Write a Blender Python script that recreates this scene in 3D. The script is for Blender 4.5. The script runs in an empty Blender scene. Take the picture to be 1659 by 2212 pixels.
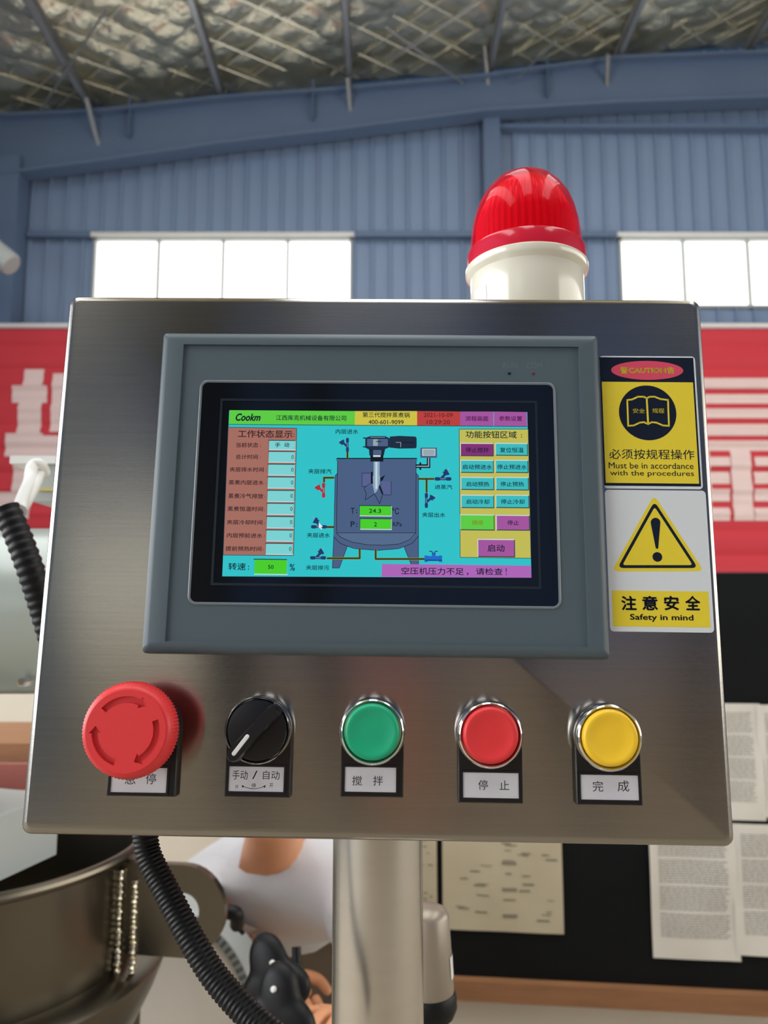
import bpy, bmesh, math, random
from mathutils import Vector, Matrix
from math import sin, cos, pi, radians, sqrt, atan2

sc = bpy.context.scene
COL = sc.collection
random.seed(7)

# ---------------------------------------------------------------- camera, world, exposure
CAMZ = 1.6
PITCH = radians(7.0)
F, CX, CY = 1660.0, 829.5, 1106.0            # focal length and centre in pixels of the 1659x2212 frame
cam_d = bpy.data.cameras.new('camera')
cam_d.sensor_fit = 'HORIZONTAL'; cam_d.sensor_width = 36.0; cam_d.lens = 36.0 * F / 1659.0
cam_d.clip_start = 0.02; cam_d.clip_end = 200
cam_d.dof.use_dof = True; cam_d.dof.focus_distance = 0.365; cam_d.dof.aperture_fstop = 17.0
cam = bpy.data.objects.new('camera', cam_d); COL.objects.link(cam)
cam.location = (0, 0, CAMZ); cam.rotation_euler = (radians(90) + PITCH, 0, 0)
sc.camera = cam

w = bpy.data.worlds.new('world'); sc.world = w; w.use_nodes = True
wn = w.node_tree.nodes; wl = w.node_tree.links
sky = wn.new('ShaderNodeTexSky'); sky.sky_type = 'HOSEK_WILKIE'; sky.turbidity = 6; sky.sun_direction = (-0.5, -0.3, 0.8)
wl.new(sky.outputs[0], wn['Background'].inputs[0]); wn['Background'].inputs[1].default_value = 0.6

sc.view_settings.view_transform = 'Standard'; sc.view_settings.look = 'None'
sc.view_settings.exposure = 0.0; sc.view_settings.gamma = 1.0; sc.view_settings.use_curve_mapping = False

SKYLIGHT = 5.2       # daylight through the translucent roof sheets
WINDOW = 2.6         # daylight through the far wall windows
LEFTWIN = 8.0       # daylight through the long left wall windows
RIGHTWIN = 4.2

# ---------------------------------------------------------------- helpers
def lin(c):
    return tuple(((v / 255) / 12.92 if v / 255 <= 0.04045 else ((v / 255 + 0.055) / 1.055) ** 2.4) for v in c)

def ray(px, py):
    a = (px - CX) / F; b = (CY - py) / F
    c, s = cos(PITCH), sin(PITCH)
    return Vector((a, c - s * b, s + c * b))

def at(px, py, Y):
    d = ray(px, py); return Vector((0, 0, CAMZ)) + d * (Y / d.y)

MATS = {}
def mat(name, rgb, rough=0.5, metal=0.0, var=0.06, vscale=8.0, bump=0.0, bscale=60.0, emit=0.0, spec=0.5,
        aniso=0.0, tangent=None, coat=0.0, stretch=None, alpha=None, trans=0.0):
    if name in MATS: return MATS[name]
    m = bpy.data.materials.new(name); m.use_nodes = True; MATS[name] = m
    nt = m.node_tree; b = nt.nodes['Principled BSDF']
    col = lin(rgb) + (1,)
    b.inputs['Roughness'].default_value = rough; b.inputs['Metallic'].default_value = metal
    b.inputs['Specular IOR Level'].default_value = spec
    b.inputs['Coat Weight'].default_value = coat
    b.inputs['Coat Roughness'].default_value = 0.08
    if trans: b.inputs['Transmission Weight'].default_value = trans
    tc = nt.nodes.new('ShaderNodeTexCoord')
    mp = nt.nodes.new('ShaderNodeMapping'); nt.links.new(tc.outputs['Object'], mp.inputs[0])
    if stretch: mp.inputs['Scale'].default_value = stretch
    nz = nt.nodes.new('ShaderNodeTexNoise'); nz.inputs['Scale'].default_value = vscale; nz.inputs['Detail'].default_value = 4
    nt.links.new(mp.outputs[0], nz.inputs['Vector'])
    if emit > 0:
        b.inputs['Base Color'].default_value = (0, 0, 0, 1)
        b.inputs['Emission Color'].default_value = col; b.inputs['Emission Strength'].default_value = emit
    else:
        mx = nt.nodes.new('ShaderNodeMix'); mx.data_type = 'RGBA'
        mx.inputs[6].default_value = tuple(min(1, v * (1 - var)) for v in col[:3]) + (1,)
        mx.inputs[7].default_value = tuple(min(1, v * (1 + var)) for v in col[:3]) + (1,)
        nt.links.new(nz.outputs['Fac'], mx.inputs[0]); nt.links.new(mx.outputs[2], b.inputs['Base Color'])
    if bump:
        n2 = nt.nodes.new('ShaderNodeTexNoise'); n2.inputs['Scale'].default_value = bscale; n2.inputs['Detail'].default_value = 5
        nt.links.new(mp.outputs[0], n2.inputs['Vector'])
        bp = nt.nodes.new('ShaderNodeBump'); bp.inputs['Strength'].default_value = 1.0; bp.inputs['Distance'].default_value = bump
        nt.links.new(n2.outputs['Fac'], bp.inputs['Height']); nt.links.new(bp.outputs[0], b.inputs['Normal'])
    if aniso:
        b.inputs['Anisotropic'].default_value = aniso
        cv = nt.nodes.new('ShaderNodeCombineXYZ')
        for i in range(3): cv.inputs[i].default_value = tangent[i]
        nt.links.new(cv.outputs[0], b.inputs['Tangent'])
    return m

def link(me, name, parent=None):
    o = bpy.data.objects.new(name, me); COL.objects.link(o)
    if parent is not None: o.parent = parent
    return o

def tag(o, label=None, cat=None, group=None, kind=None):
    if label: o['label'] = label
    if cat: o['category'] = cat
    if group: o['group'] = group
    if kind: o['kind'] = kind
    return o

def empty(name, loc, label, cat, group=None, rot=None):
    o = bpy.data.objects.new(name, None); COL.objects.link(o); o.location = loc; o.empty_display_size = 0.05
    if rot is not None: o.rotation_euler = rot
    return tag(o, label, cat, group)

class MB:
    """collects vertices and faces and links them as one mesh object"""
    def __init__(s): s.v = []; s.f = []
    def add(s, vs, fs):
        k = len(s.v); s.v += [tuple(p) for p in vs]; s.f += [tuple(i + k for i in f) for f in fs]; return s
    def box(s, x0, y0, z0, x1, y1, z1):
        vs = [(x, y, z) for x in (x0, x1) for y in (y0, y1) for z in (z0, z1)]
        return s.add(vs, [(0, 1, 3, 2), (4, 6, 7, 5), (0, 4, 5, 1), (2, 3, 7, 6), (0, 2, 6, 4), (1, 5, 7, 3)])
    def loft(s, rings, cap0=True, cap1=True):
        n = len(rings[0]); vs = [p for r in rings for p in r]; fs = []
        for i in range(len(rings) - 1):
            for j in range(n):
                a, b = i * n + j, i * n + (j + 1) % n
                fs.append((a, b, b + n, a + n))
        if cap0: fs.append(tuple(range(n))[::-1])
        if cap1: fs.append(tuple((len(rings) - 1) * n + j for j in range(n)))
        return s.add(vs, fs)
    def lathe(s, prof, c=(0, 0, 0), axis='z', n=48, mod=None, closed=False):
        rings = []
        for i, (r, h) in enumerate(prof):
            ring = []
            for j in range(n):
                t = 2 * pi * j / n; rr = r + (mod(i, t) if mod else 0)
                if axis == 'z': p = (c[0] + rr * cos(t), c[1] + rr * sin(t), c[2] + h)
                elif axis == 'y': p = (c[0] + rr * cos(t), c[1] - h, c[2] + rr * sin(t))   # h grows toward the viewer
                else: p = (c[0] + h, c[1] + rr * cos(t), c[2] + rr * sin(t))
                ring.append(p)
            rings.append(ring)
        if closed: rings.append(rings[0]); return s.loft(rings, False, False)
        return s.loft(rings)
    def tube(s, pts, rad, n=16, rings=None):
        pts = [Vector(p) for p in pts]; R = []
        prev = None
        for i, p in enumerate(pts):
            t = (pts[min(i + 1, len(pts) - 1)] - pts[max(i - 1, 0)]).normalized()
            if prev is None: u = t.orthogonal().normalized()
            else: u = (prev - t * prev.dot(t)).normalized()
            prev = u; v = t.cross(u)
            r = rad(i) if callable(rad) else rad
            R.append([tuple(p + (u * cos(2 * pi * j / n) + v * sin(2 * pi * j / n)) * r) for j in range(n)])
        return s.loft(R)
    def build(s, name, m, parent=None, smooth=False, ang=35, recalc=True):
        me = bpy.data.meshes.new(name); me.from_pydata(s.v, [], s.f)
        if recalc:
            bm = bmesh.new(); bm.from_mesh(me); bmesh.ops.recalc_face_normals(bm, faces=bm.faces); bm.to_mesh(me); bm.free()
        if smooth:
            me.polygons.foreach_set('use_smooth', [True] * len(me.polygons)); me.set_sharp_from_angle(angle=radians(ang))
        me.materials.append(m); me.update()
        return link(me, name, parent)

def struct(name, mb, m, parent=None, **k):
    o = mb.build(name, m, parent, **k)
    if parent is None: o['kind'] = 'structure'
    return o

def rr(x0, z0, x1, z1, r, y, n=5):
    """rounded rectangle ring in the x-z plane at depth y"""
    P = []
    for cx, cz, a0 in ((x1 - r, z1 - r, 0), (x0 + r, z1 - r, 90), (x0 + r, z0 + r, 180), (x1 - r, z0 + r, 270)):
        for i in range(n + 1):
            a = radians(a0 + 90 * i / n); P.append((cx + r * cos(a), y, cz + r * sin(a)))
    return P

def catmull(pts, k=12):
    P = [Vector(p) for p in pts]; P = [P[0] * 2 - P[1]] + P + [P[-1] * 2 - P[-2]]; out = []
    for i in range(1, len(P) - 2):
        for j in range(k):
            t = j / k; a, b, c, d = P[i - 1], P[i], P[i + 1], P[i + 2]
            out.append(0.5 * ((2 * b) + (c - a) * t + (2 * a - 5 * b + 4 * c - d) * t * t + (3 * b - a - 3 * c + d) * t ** 3))
    out.append(P[-2]); return out

def resample(pts, step):
    out = [pts[0]]; acc = 0
    for a, b in zip(pts, pts[1:]):
        L = (b - a).length; d = step - acc
        while d <= L:
            out.append(a + (b - a) * (d / L)); d += step
        acc = (acc + L) % step if False else L - (d - step)
        if acc < 0: acc = 0
    return out

def curve_prism(loops, extrude, res=1):
    """filled 2-D outlines (holes allowed) in the x-z plane -> verts, faces; thickness 2*extrude along y"""
    cu = bpy.data.curves.new('tmp', 'CURVE'); cu.dimensions = '2D'; cu.fill_mode = 'BOTH'; cu.extrude = extrude
    for lp in loops:
        sp = cu.splines.new('POLY'); sp.points.add(len(lp) - 1)
        for i, (x, z) in enumerate(lp): sp.points[i].co = (x, z, 0, 1)
        sp.use_cyclic_u = True
    return _curve_geo(cu)

def _curve_geo(cu):
    o = bpy.data.objects.new('tmp', cu); COL.objects.link(o)
    dg = bpy.context.evaluated_depsgraph_get(); ev = o.evaluated_get(dg); me = bpy.data.meshes.new_from_object(ev)
    vs = [(v.co.x, v.co.z, v.co.y) for v in me.vertices]; fs = [tuple(p.vertices) for p in me.polygons]
    bpy.data.objects.remove(o); bpy.data.meshes.remove(me); bpy.data.curves.remove(cu)
    return vs, fs

def text_geo(s, bold=0.0, shear=0.0, spacing=1.0, extrude=0.0):
    cu = bpy.data.curves.new('tmp', 'FONT'); cu.body = s; cu.size = 1.0; cu.offset = bold; cu.shear = shear
    cu.space_character = spacing; cu.resolution_u = 3; cu.extrude = extrude
    return _curve_geo(cu)

# ---------------------------------------------------------------- materials
steel_t = (0.0, 0.0568, 0.9984)
M_steel = mat('brushed_steel', (164, 160, 152), 0.17, 1.0, var=0.10, vscale=9, aniso=0.95, tangent=steel_t, stretch=(1, 1, 60), bump=0.00002, bscale=60)
M_steel2 = mat('satin_steel_tube', (215, 212, 204), 0.27, 1.0, var=0.06, stretch=(1, 1, 8), vscale=30)
M_kettle = mat('kettle_steel', (108, 102, 90), 0.3, 1.0, var=0.1, vscale=5, bump=0.0006, bscale=9)
M_weld = mat('weld_metal', (225, 215, 190), 0.25, 1.0, var=0.2, vscale=90, bump=0.0008, bscale=200)
M_chrome = mat('chrome', (225, 225, 225), 0.08, 1.0, var=0.02)
M_hmi = mat('grey_plastic', (76, 90, 96), 0.42, var=0.02, bump=0.00002, bscale=2500)
M_rim = mat('grey_membrane_rim', (110, 118, 122), 0.3, var=0.02)
M_glass = mat('black_screen_glass', (12, 15, 18), 0.09, var=0.02, spec=0.6)
M_black = mat('black_plastic', (20, 21, 23), 0.3, var=0.05, bump=0.00002, bscale=1500)
M_blacks = mat('black_ribbed_plastic', (8, 9, 10), 0.5, spec=0.3, var=0.1)
M_redb = mat('red_plastic', (222, 52, 54), 0.42, var=0.03)
M_green = mat('green_plastic', (22, 165, 118), 0.4, var=0.03)
M_yel = mat('yellow_plastic', (242, 196, 42), 0.4, var=0.03)
M_paper = mat('label_paper', (205, 203, 206), 0.35, var=0.03, vscale=30)
M_ink = mat('black_ink', (28, 28, 30), 0.5, var=0.05)
M_sw = mat('sticker_white', (212, 216, 216), 0.22, var=0.02, coat=0.3)
M_sy = mat('sticker_yellow', (228, 205, 48), 0.25, var=0.02, coat=0.3)
M_sb = mat('sticker_black', (18, 22, 30), 0.2, var=0.02, coat=0.3)
M_sr = mat('sticker_red', (214, 74, 96), 0.25, var=0.02, coat=0.3)
M_ivory = mat('ivory_plastic', (226, 221, 202), 0.14, var=0.02, coat=0.3)
M_blue = mat('hazed_blue_steel_paint', (128, 148, 176), 0.5, var=0.07, vscale=1.5)  # wall blue lightened so the paint carries the pale bluish haze
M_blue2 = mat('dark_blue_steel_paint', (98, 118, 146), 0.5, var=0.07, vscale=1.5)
M_purl = mat('galvanised_steel', (176, 178, 178), 0.4, 0.7, var=0.15, vscale=4)
M_conc = mat('concrete', (150, 138, 120), 0.8, var=0.2, vscale=2, bump=0.003, bscale=20)
M_cream = mat('cream_plaster', (214, 204, 184), 0.8, var=0.05, vscale=4, bump=0.001, bscale=30)
M_wood = mat('brown_wood', (150, 104, 68), 0.55, var=0.35, vscale=5, stretch=(1, 8, 12), bump=0.0008, bscale=30)
M_board = mat('blackboard', (13, 15, 16), 0.7, spec=0.2, var=0.5, vscale=7, bump=0.0004, bscale=30)
M_ban = mat('red_banner_cloth', (205, 52, 62), 0.7, var=0.06, vscale=2)
M_banw = mat('banner_letters', (232, 205, 198), 0.7, var=0.04)
M_old = mat('yellowed_paper', (196, 184, 154), 0.5, var=0.06, vscale=10)
M_sheet = mat('white_paper', (226, 220, 206), 0.5, var=0.05, vscale=10, coat=0.6, bump=0.004, bscale=6)
M_film = mat('plastic_sleeve', (205, 203, 194), 0.16, var=0.05, bump=0.004, bscale=9)
M_grey = mat('grey_paint', (176, 182, 178), 0.35, var=0.05)
M_dgrey = mat('dark_grey_paint', (90, 94, 94), 0.35, var=0.05)
M_white = mat('white_plastic', (226, 226, 220), 0.3, var=0.03)
M_skin = mat('skin', (214, 150, 108), 0.5, var=0.08, vscale=20)
M_shirt = mat('white_cotton', (214, 214, 216), 0.85, var=0.03, bump=0.004, bscale=14)
M_trous = mat('brown_cotton', (112, 98, 80), 0.9, var=0.08)
M_hair = mat('black_hair', (20, 18, 18), 0.5, var=0.2)
M_mauve = mat('dull_red_plastic', (160, 96, 84), 0.4, var=0.05)

# foil ceiling
M_foil = mat('aluminium_foil', (238, 232, 205), 0.3, 0.9, var=0.12, vscale=5, bump=0.03, bscale=8)

# ---------------------------------------------------------------- hall shell
XL, XR, YB, YF = -5.5, 8.5, -9.0, 9.0
pA, pB = at(220, 240, YF), at(1659, 100, YF)
SL = (pB.z - pA.z) / (pB.x - pA.x)
def roof_z(x): return pA.z + SL * (x - pA.x)

b = MB(); b.box(XL - .1, YB - .1, -0.1, XR + .1, YF + .3, 0.0); struct('floor', b, M_conc)

def corrugated(b, x0, x1, z0, ztop, Y, pitch=0.222, h=0.035):
    n = int(math.ceil((x1 - x0) / pitch)); xs = []
    for i in range(n + 1):
        a = x0 + i * pitch
        for dx, dy in ((0, 0), (0.012, -h), (0.034, -h), (0.046, 0)):
            if a + dx < x1: xs.append((a + dx, dy))
    xs.append((x1, 0)); vs = []; fs = []
    for x, dy in xs:
        zt = ztop(x) if callable(ztop) else ztop
        vs += [(x, Y + dy, z0), (x, Y + dy, zt), (x, Y + 0.12, z0), (x, Y + 0.12, zt)]
    for i in range(len(xs) - 1):
        k = i * 4; fs += [(k, k + 4, k + 5, k + 1), (k + 2, k + 3, k + 7, k + 6), (k + 1, k + 5, k + 7, k + 3), (k, k + 2, k + 6, k + 4)]
    b.add(vs, fs)

z_t = at(800, 517, YF).z; z_b = at(1500, 667, YF).z
w1a, w1b = at(204, 560, YF).x, at(761, 560, YF).x
w2a = at(1336, 560, YF).x; w2b = w2a + (w1b - w1a)
b = MB()
corrugated(b, XL, XR, z_t, roof_z, YF)
corrugated(b, XL, w1a, z_b, z_t, YF); corrugated(b, w1b, w2a, z_b, z_t, YF); corrugated(b, w2b, XR, z_b, z_t, YF)
corrugated(b, XL, XR, 0, z_b, YF)
struct('wall_back', b, M_blue)

M_pane = mat('daylit_frosted_pane', (255, 255, 250), 0.3, emit=WINDOW)
for k, (a, c) in enumerate(((w1a, w1b), (w2a, w2b))):
    wd = MB(); t = 0.03
    wd.box(a, YF - .05, z_t - t, c, YF + .12, z_t); wd.box(a, YF - .05, z_b, c, YF + .12, z_b + t)
    wd.box(a, YF - .05, z_b, a + t, YF + .12, z_t); wd.box(c - t, YF - .05, z_b, c, YF + .12, z_t)
    wo = struct('window_%d' % (k + 1), wd, M_grey)
    s = MB(); s.box(a - .03, YF - .09, z_t, c + .03, YF, z_t + .05); s.build('window_hood', M_white, wo)
    n = 4
    for i in range(n):
        x0 = a + (c - a) * i / n; x1 = a + (c - a) * (i + 1) / n
        p = MB(); p.box(x0 + .018, YF + .02, z_b + .03, x1 - .018, YF + .03, z_t - .03); p.build('pane', M_pane, wo)
        if i: q = MB(); q.box(x0 - .018, YF - .03, z_b, x0 + .018, YF + .08, z_t); q.build('mullion', M_grey, wo)

# side walls with long window bands; rear wall with pieces added for reflections
M_lpane = mat('daylit_left_pane', (250, 252, 255), 0.3, emit=LEFTWIN)
M_rpane = mat('daylit_right_pane', (255, 250, 240), 0.3, emit=RIGHTWIN)
b = MB(); b.box(XL - .1, YB, 0, XL, YF, 1.3); b.box(XL - .1, YB, 3.9, XL, YF, roof_z(XL))
b.box(XL - .1, YB, 1.3, XL, -5, 3.9); b.box(XL - .1, 3.2, 1.3, XL, YF, 3.9)
struct('wall_left', b, M_blue)
b = MB(); b.box(XL - .06, -5, 1.3, XL - .03, 3.2, 3.9); wl_ = struct('window_3', b, M_lpane)
b = MB(); b.box(XR, YB, 0, XR + .1, YF, 1.2); b.box(XR, YB, 4.4, XR + .1, YF, roof_z(XR))
b.box(XR, YB, 1.2, XR + .1, -6, 4.4); b.box(XR, 6, 1.2, XR + .1, YF, 4.4)
struct('wall_right', b, M_blue)
b = MB(); b.box(XR + .03, -6, 1.2, XR + .06, 6, 4.4); struct('window_4', b, M_rpane)
b = MB(); b.box(XL, YB - .1, 0, XR, YB, 2.3); b.box(XL, YB - .1, 4.6, XR, YB, roof_z(XR)); b.box(-3.25, YB - .1, 2.3, XR, YB, 4.6)
struct('wall_front', b, mat('rear_wall_paint', (84, 112, 166), 0.8))
b = MB(); b.box(XL, YB, 0, XR, YB + .02, 2.3); struct('trim_1', b, mat('rear_dado_paint', (168, 146, 112), .7))
b = MB(); b.box(XL, YB - .06, 2.3, -3.25, YB - .03, 4.6); struct('window_5', b, mat('rear_glow_pane', (250, 250, 240), .3, emit=1.3))  # unseen glowing panel, added for a pale strip reflected in the steel front
for x, hw_ in ((-2.75, .42), (-1.2, .12), (2.4, .14), (5.2, .14)):  # wide first one is added, to reflect as a dark band in the steel
    b = MB(); b.box(x - hw_, YB, 0, x + hw_, YB + .25, roof_z(x) - .02); struct('unseen_rear_column', b, mat('unseen_column_dark', (34, 35, 38), .6))
t = empty('added_reflection_block', (-.2, YB + .5, 0), 'unseen orange brown cabinet against the rear wall of the hall', 'block')  # added out of view, only to reflect orange brown low in the steel front
b = MB(); b.box(-.5, -.25, .05, .5, .3, 1.95); b.build('block_body', mat('added_orange_brown', (176, 108, 62), .6, var=.15), t)
for k in (-1, 1): b = MB(); b.box(min(0, k * .48), .3, .1, max(0, k * .48), .32, 1.9); b.build('block_front', mat('added_orange_brown', (176, 108, 62), .6), t)

# ceiling: quilted foil, finely modelled where the photograph sees it
def foil_h(x, y):
    p = 0.34
    u = (x * 0.62 + y * 0.78) / p; v = (x * 0.62 - y * 0.78) / p
    a = abs(sin(pi * u)) ** .5 * abs(sin(pi * v)) ** .5
    return -0.04 * a + 0.03 * sin(3.1 * x + 2.3 * y) + 0.012 * sin(7.3 * x - 5.1 * y)
b = MB(); y0, y1 = 5.6, YF - .02; dx = 0.045
nx = int((XR - XL) / dx); ny = int((y1 - y0) / dx)
vs = [(XL + (XR - XL) * i / nx, y0 + (y1 - y0) * j / ny, roof_z(XL + (XR - XL) * i / nx) + .06 + foil_h(XL + (XR - XL) * i / nx, y0 + (y1 - y0) * j / ny)) for i in range(nx + 1) for j in range(ny + 1)]
fs = [(i * (ny + 1) + j, (i + 1) * (ny + 1) + j, (i + 1) * (ny + 1) + j + 1, i * (ny + 1) + j + 1) for i in range(nx) for j in range(ny)]
b.add(vs, fs)
M_wire = mat('wire', (225, 222, 205), .35, .6)
WIRES = []
for sg in (1, -1):
    for k in range(-70, 90):
        # line u = k or v = k of the quilting lattice: x*.62 + sg*y*.78 = k*p
        q = []
        for yy_ in (5.7, YF - .1):
            q.append(((k * 0.34 - sg * yy_ * .78) / .62, yy_))
        (xa_, ya_), (xb_, yb_) = q
        t0_, t1_ = 0.0, 1.0
        for lim, sgn in ((XL + .1, 1), (XR - .2, -1)):
            da, db = sgn * (xa_ - lim), sgn * (xb_ - lim)
            if da < 0 and db < 0: t0_, t1_ = 1, 0
            elif da < 0: t0_ = max(t0_, da / (da - db))
            elif db < 0: t1_ = min(t1_, da / (da - db))
        if t1_ - t0_ < .08: continue
        pts = [(xa_ + (xb_ - xa_) * t, ya_ + (yb_ - ya_) * t) for t in (t0_, (t0_ + t1_) / 2, t1_)]
        WIRES.append([(x_, y_, roof_z(x_) + .035) for x_, y_ in pts])
sky_strips = [(-4.3, -2.9), (-0.9, 0.9), (3.2, 5.0)]
def roofslab(x0, x1, ya, yb):
    z0, z1 = roof_z(x0) + .05, roof_z(x1) + .05
    b.add([(x0, ya, z0), (x1, ya, z1), (x1, yb, z1), (x0, yb, z0), (x0, ya, z0 + .1), (x1, ya, z1 + .1), (x1, yb, z1 + .1), (x0, yb, z0 + .1)],
          [(0, 3, 2, 1), (4, 5, 6, 7), (0, 1, 5, 4), (1, 2, 6, 5), (2, 3, 7, 6), (3, 0, 4, 7)])
edges = [XL] + [e for s_ in sky_strips for e in s_] + [XR]
for i in range(0, len(edges), 2): roofslab(edges[i], edges[i + 1], YB, 5.6)
for a, c in sky_strips: roofslab(a, c, YB, -4.0); roofslab(a, c, 4.6, 5.6)
roofslab(XL, XR, 5.6, YF + .1) if False else None
ceil_ = struct('ceiling', b, M_foil, smooth=True, recalc=False)
for w_ in WIRES: b = MB(); b.tube(w_, .008, 5); b.build('wire', M_wire, ceil_)
b = MB(); b.add([(XL, 5.6, roof_z(XL) + .2), (XR, 5.6, roof_z(XR) + .2), (XR, YF + .2, roof_z(XR) + .2), (XL, YF + .2, roof_z(XL) + .2)], [(0, 1, 2, 3)])
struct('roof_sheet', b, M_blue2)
M_sky = mat('translucent_roof_sheet', (250, 252, 255), 0.3, emit=SKYLIGHT)
for a, c in sky_strips:
    s = MB(); s.add([(a, -4.0, roof_z(a) + .09), (c, -4.0, roof_z(c) + .09), (c, 4.6, roof_z(c) + .09), (a, 4.6, roof_z(a) + .09)], [(0, 1, 2, 3)])
    struct('skylight', s, M_sky)

# purlins and braces
for px, py in ((213, 236), (487, 216), (757, 186), (1053, 176), (1322, 132), (1604, 112)):
    X = at(px, py, YF).x; zr = roof_z(X)
    s = MB(); s.box(X - .035, 2.5, zr - .16, X + .035, YF - .1, zr - .15); s.box(X - .035, 2.5, zr - .16, X - .028, YF - .1, zr + .0); s.box(X - .035, 2.5, zr - .01, X + .035, YF - .1, zr)
    struct('roof_purlin', s, M_purl)
for (xa, ya, xb, yb_) in ((186, 212, 215, 322), (751, 168, 757, 245), (1313, 118, 1311, 192), (1047, 100, 1055, 190)):
    A, B = at(xa, ya, YF - .5), at(xb, yb_, YF - .22)
    s = MB(); s.tube([A, B], 0.028, 6); struct('roof_brace', s, M_purl)
# crossed tie rods
for (xa, ya, xb, yb_, Ya, Yb) in ((835, 60, 1000, 180, 7.4, 8.7), (835, 130, 1040, 0, 8.2, 7.0), (1200, 90, 1100, 185, 7.8, 8.8), (230, 20, 80, 250, 7.2, 8.7)):
    s = MB(); s.tube([at(xa, ya, Ya), at(xb, yb_, Yb)], 0.012, 6); struct('tie_rod', s, M_purl)

# tapered rafter with flanges
top = [(-60, 262), (220, 246), (480, 217), (740, 199), (1045, 171), (1330, 132), (1760, 98)]
bot = [(-60, 398), (220, 347), (480, 309), (740, 279), (1045, 240), (1330, 222), (1760, 190)]
Yr = YF - .3
T = [at(x, y, Yr) for x, y in top]; Bt = [at(x, y, Yr) for x, y in bot]
T[0].x = Bt[0].x = XL; T[-1].x = Bt[-1].x = XR - .6
def strip(pts_t, pts_b, ya, yb_):
    s = MB(); n = len(pts_t); vs = []; fs = []
    for t_, b_ in zip(pts_t, pts_b):
        vs += [(t_.x, ya, t_.z), (b_.x, ya, b_.z), (t_.x, yb_, t_.z), (b_.x, yb_, b_.z)]
    for i in range(n - 1):
        k = 4 * i; fs += [(k, k + 1, k + 5, k + 4), (k + 2, k + 6, k + 7, k + 3), (k, k + 4, k + 6, k + 2), (k + 1, k + 3, k + 7, k + 5)]
    fs += [(0, 2, 3, 1), tuple(4 * (n - 1) + i for i in (0, 1, 3, 2))]
    return s.add(vs, fs)
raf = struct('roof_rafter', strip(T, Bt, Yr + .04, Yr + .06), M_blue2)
dz = Vector((0, 0, .035))
strip(Bt, [p - dz for p in Bt], Yr - .06, Yr + .16).build('flange', M_blue2, raf)
strip([p + dz for p in T], T, Yr - .06, Yr + .16).build('flange', M_blue2, raf)
for px in (675, 1185, 280):
    A = at(px, 300, Yr); zt = roof_z(A.x) - .1
    s = MB(); s.box(A.x - .006, Yr - .05, zt - .5, A.x + .006, Yr + .04, zt); s.build('stiffener', M_blue2, raf)
# column, corner column, girts
xc0, xc1 = at(1046, 400, YF - .2).x, at(1082, 400, YF - .2).x
b = MB(); b.box(xc0, YF - .22, 0, xc1, YF - .2, roof_z(xc0) - .45); b.box(xc0, YF - .05, 0, xc1, YF - .038, roof_z(xc0) - .45); b.box((xc0 + xc1) / 2 - .006, YF - .2, 0, (xc0 + xc1) / 2 + .006, YF - .05, roof_z(xc0) - .45)
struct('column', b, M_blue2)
xcc = at(36, 450, YF - .35).x
b = MB(); b.box(xcc - .35, YF - .35, 0, xcc, YF - .06, roof_z(XL) - .6); struct('corner_column', b, M_blue2)
zg = at(1300, 283, YF).z; b = MB(); b.box(xc1 + .01, YF - .15, zg - .05, XR, YF - .04, zg); struct('girt', b, M_blue2)
zg = at(100, 510, YF).z
for a, c in ((xcc + .02, w1a - .04), (w1b + .04, xc0 - .01), (xc1 + .01, w2a - .04)):
    b = MB(); b.box(a, YF - .12, zg - .06, c, YF - .04, zg + .01); struct('girt', b, M_blue2)

# pale duct end at the left edge
b = MB(); A, B = at(-190, 400, 7.9), at(26, 574, 7.9); b.tube([A, B - (B - A).normalized() * .03, B], lambda i: .13 if i < 2 else .11, 20)
tag(b.build('air_duct', M_grey, smooth=True), 'pale round duct slanting in from the left frame edge below the girt', 'duct')

# ---------------------------------------------------------------- banner on the far wall
YB2 = YF - .45
zt, zb = at(1590, 711, YB2).z, at(1620, 1236, YB2).z
def fold(z): return 0.012 * sin(z * 21) + 0.008 * sin(z * 47)
b = MB(); nz = 60; x0, x1 = XL + .1, XR - .4
vs = []; fs = []
for i in range(nz + 1):
    z = zb + (zt - zb) * i / nz
    for x in (x0, x1): vs += [(x, YB2 + fold(z), z), (x, YB2 + .03 + fold(z), z)]
for i in range(nz):
    k = 4 * i; fs += [(k, k + 2, k + 6, k + 4), (k + 1, k + 5, k + 7, k + 3), (k, k + 4, k + 5, k + 1), (k + 2, k + 3, k + 7, k + 6)]
fs += [(0, 1, 3, 2), (nz * 4, nz * 4 + 2, nz * 4 + 3, nz * 4 + 1)]
b.add(vs, fs); ban = b.build('banner', M_ban, smooth=True)
tag(ban, 'long red cloth banner with white characters hung under the high windows', 'banner')
b = MB(); b.tube([(x0, YB2 - .03, zt + .03), (x1, YB2 - .03, zt + .03)], .03, 8); b.build('hem_rope', M_white, ban)
def letter(polys, name='lettering'):
    b = MB()
    for (xa, ya, xb, yb_) in polys:
        A, B = at(xa, ya, YB2 - .04), at(xb, yb_, YB2 - .04)
        m_ = 14; vs = []; fs = []
        for i in range(m_ + 1):
            z = B.z + (A.z - B.z) * i / m_
            vs += [(A.x, YB2 - .012 + fold(z), z), (B.x, YB2 - .012 + fold(z), z)]
        fs = [(2 * i, 2 * i + 1, 2 * i + 3, 2 * i + 2) for i in range(m_)]
        b.add(vs, fs)
    b.build(name, M_banw, ban)
letter([(50, 795, 90, 836), (24, 832, 98, 868), (38, 860, 84, 940), (10, 935, 88, 985), (28, 975, 70, 1065), (112, 805, 132, 932), (84, 940, 140, 1000), (-10, 1062, 46, 1120), (28, 1000, 60, 1120)])
bars = []
ys = [815, 838, 850, 870, 882, 902, 914, 940, 951, 972]
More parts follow.
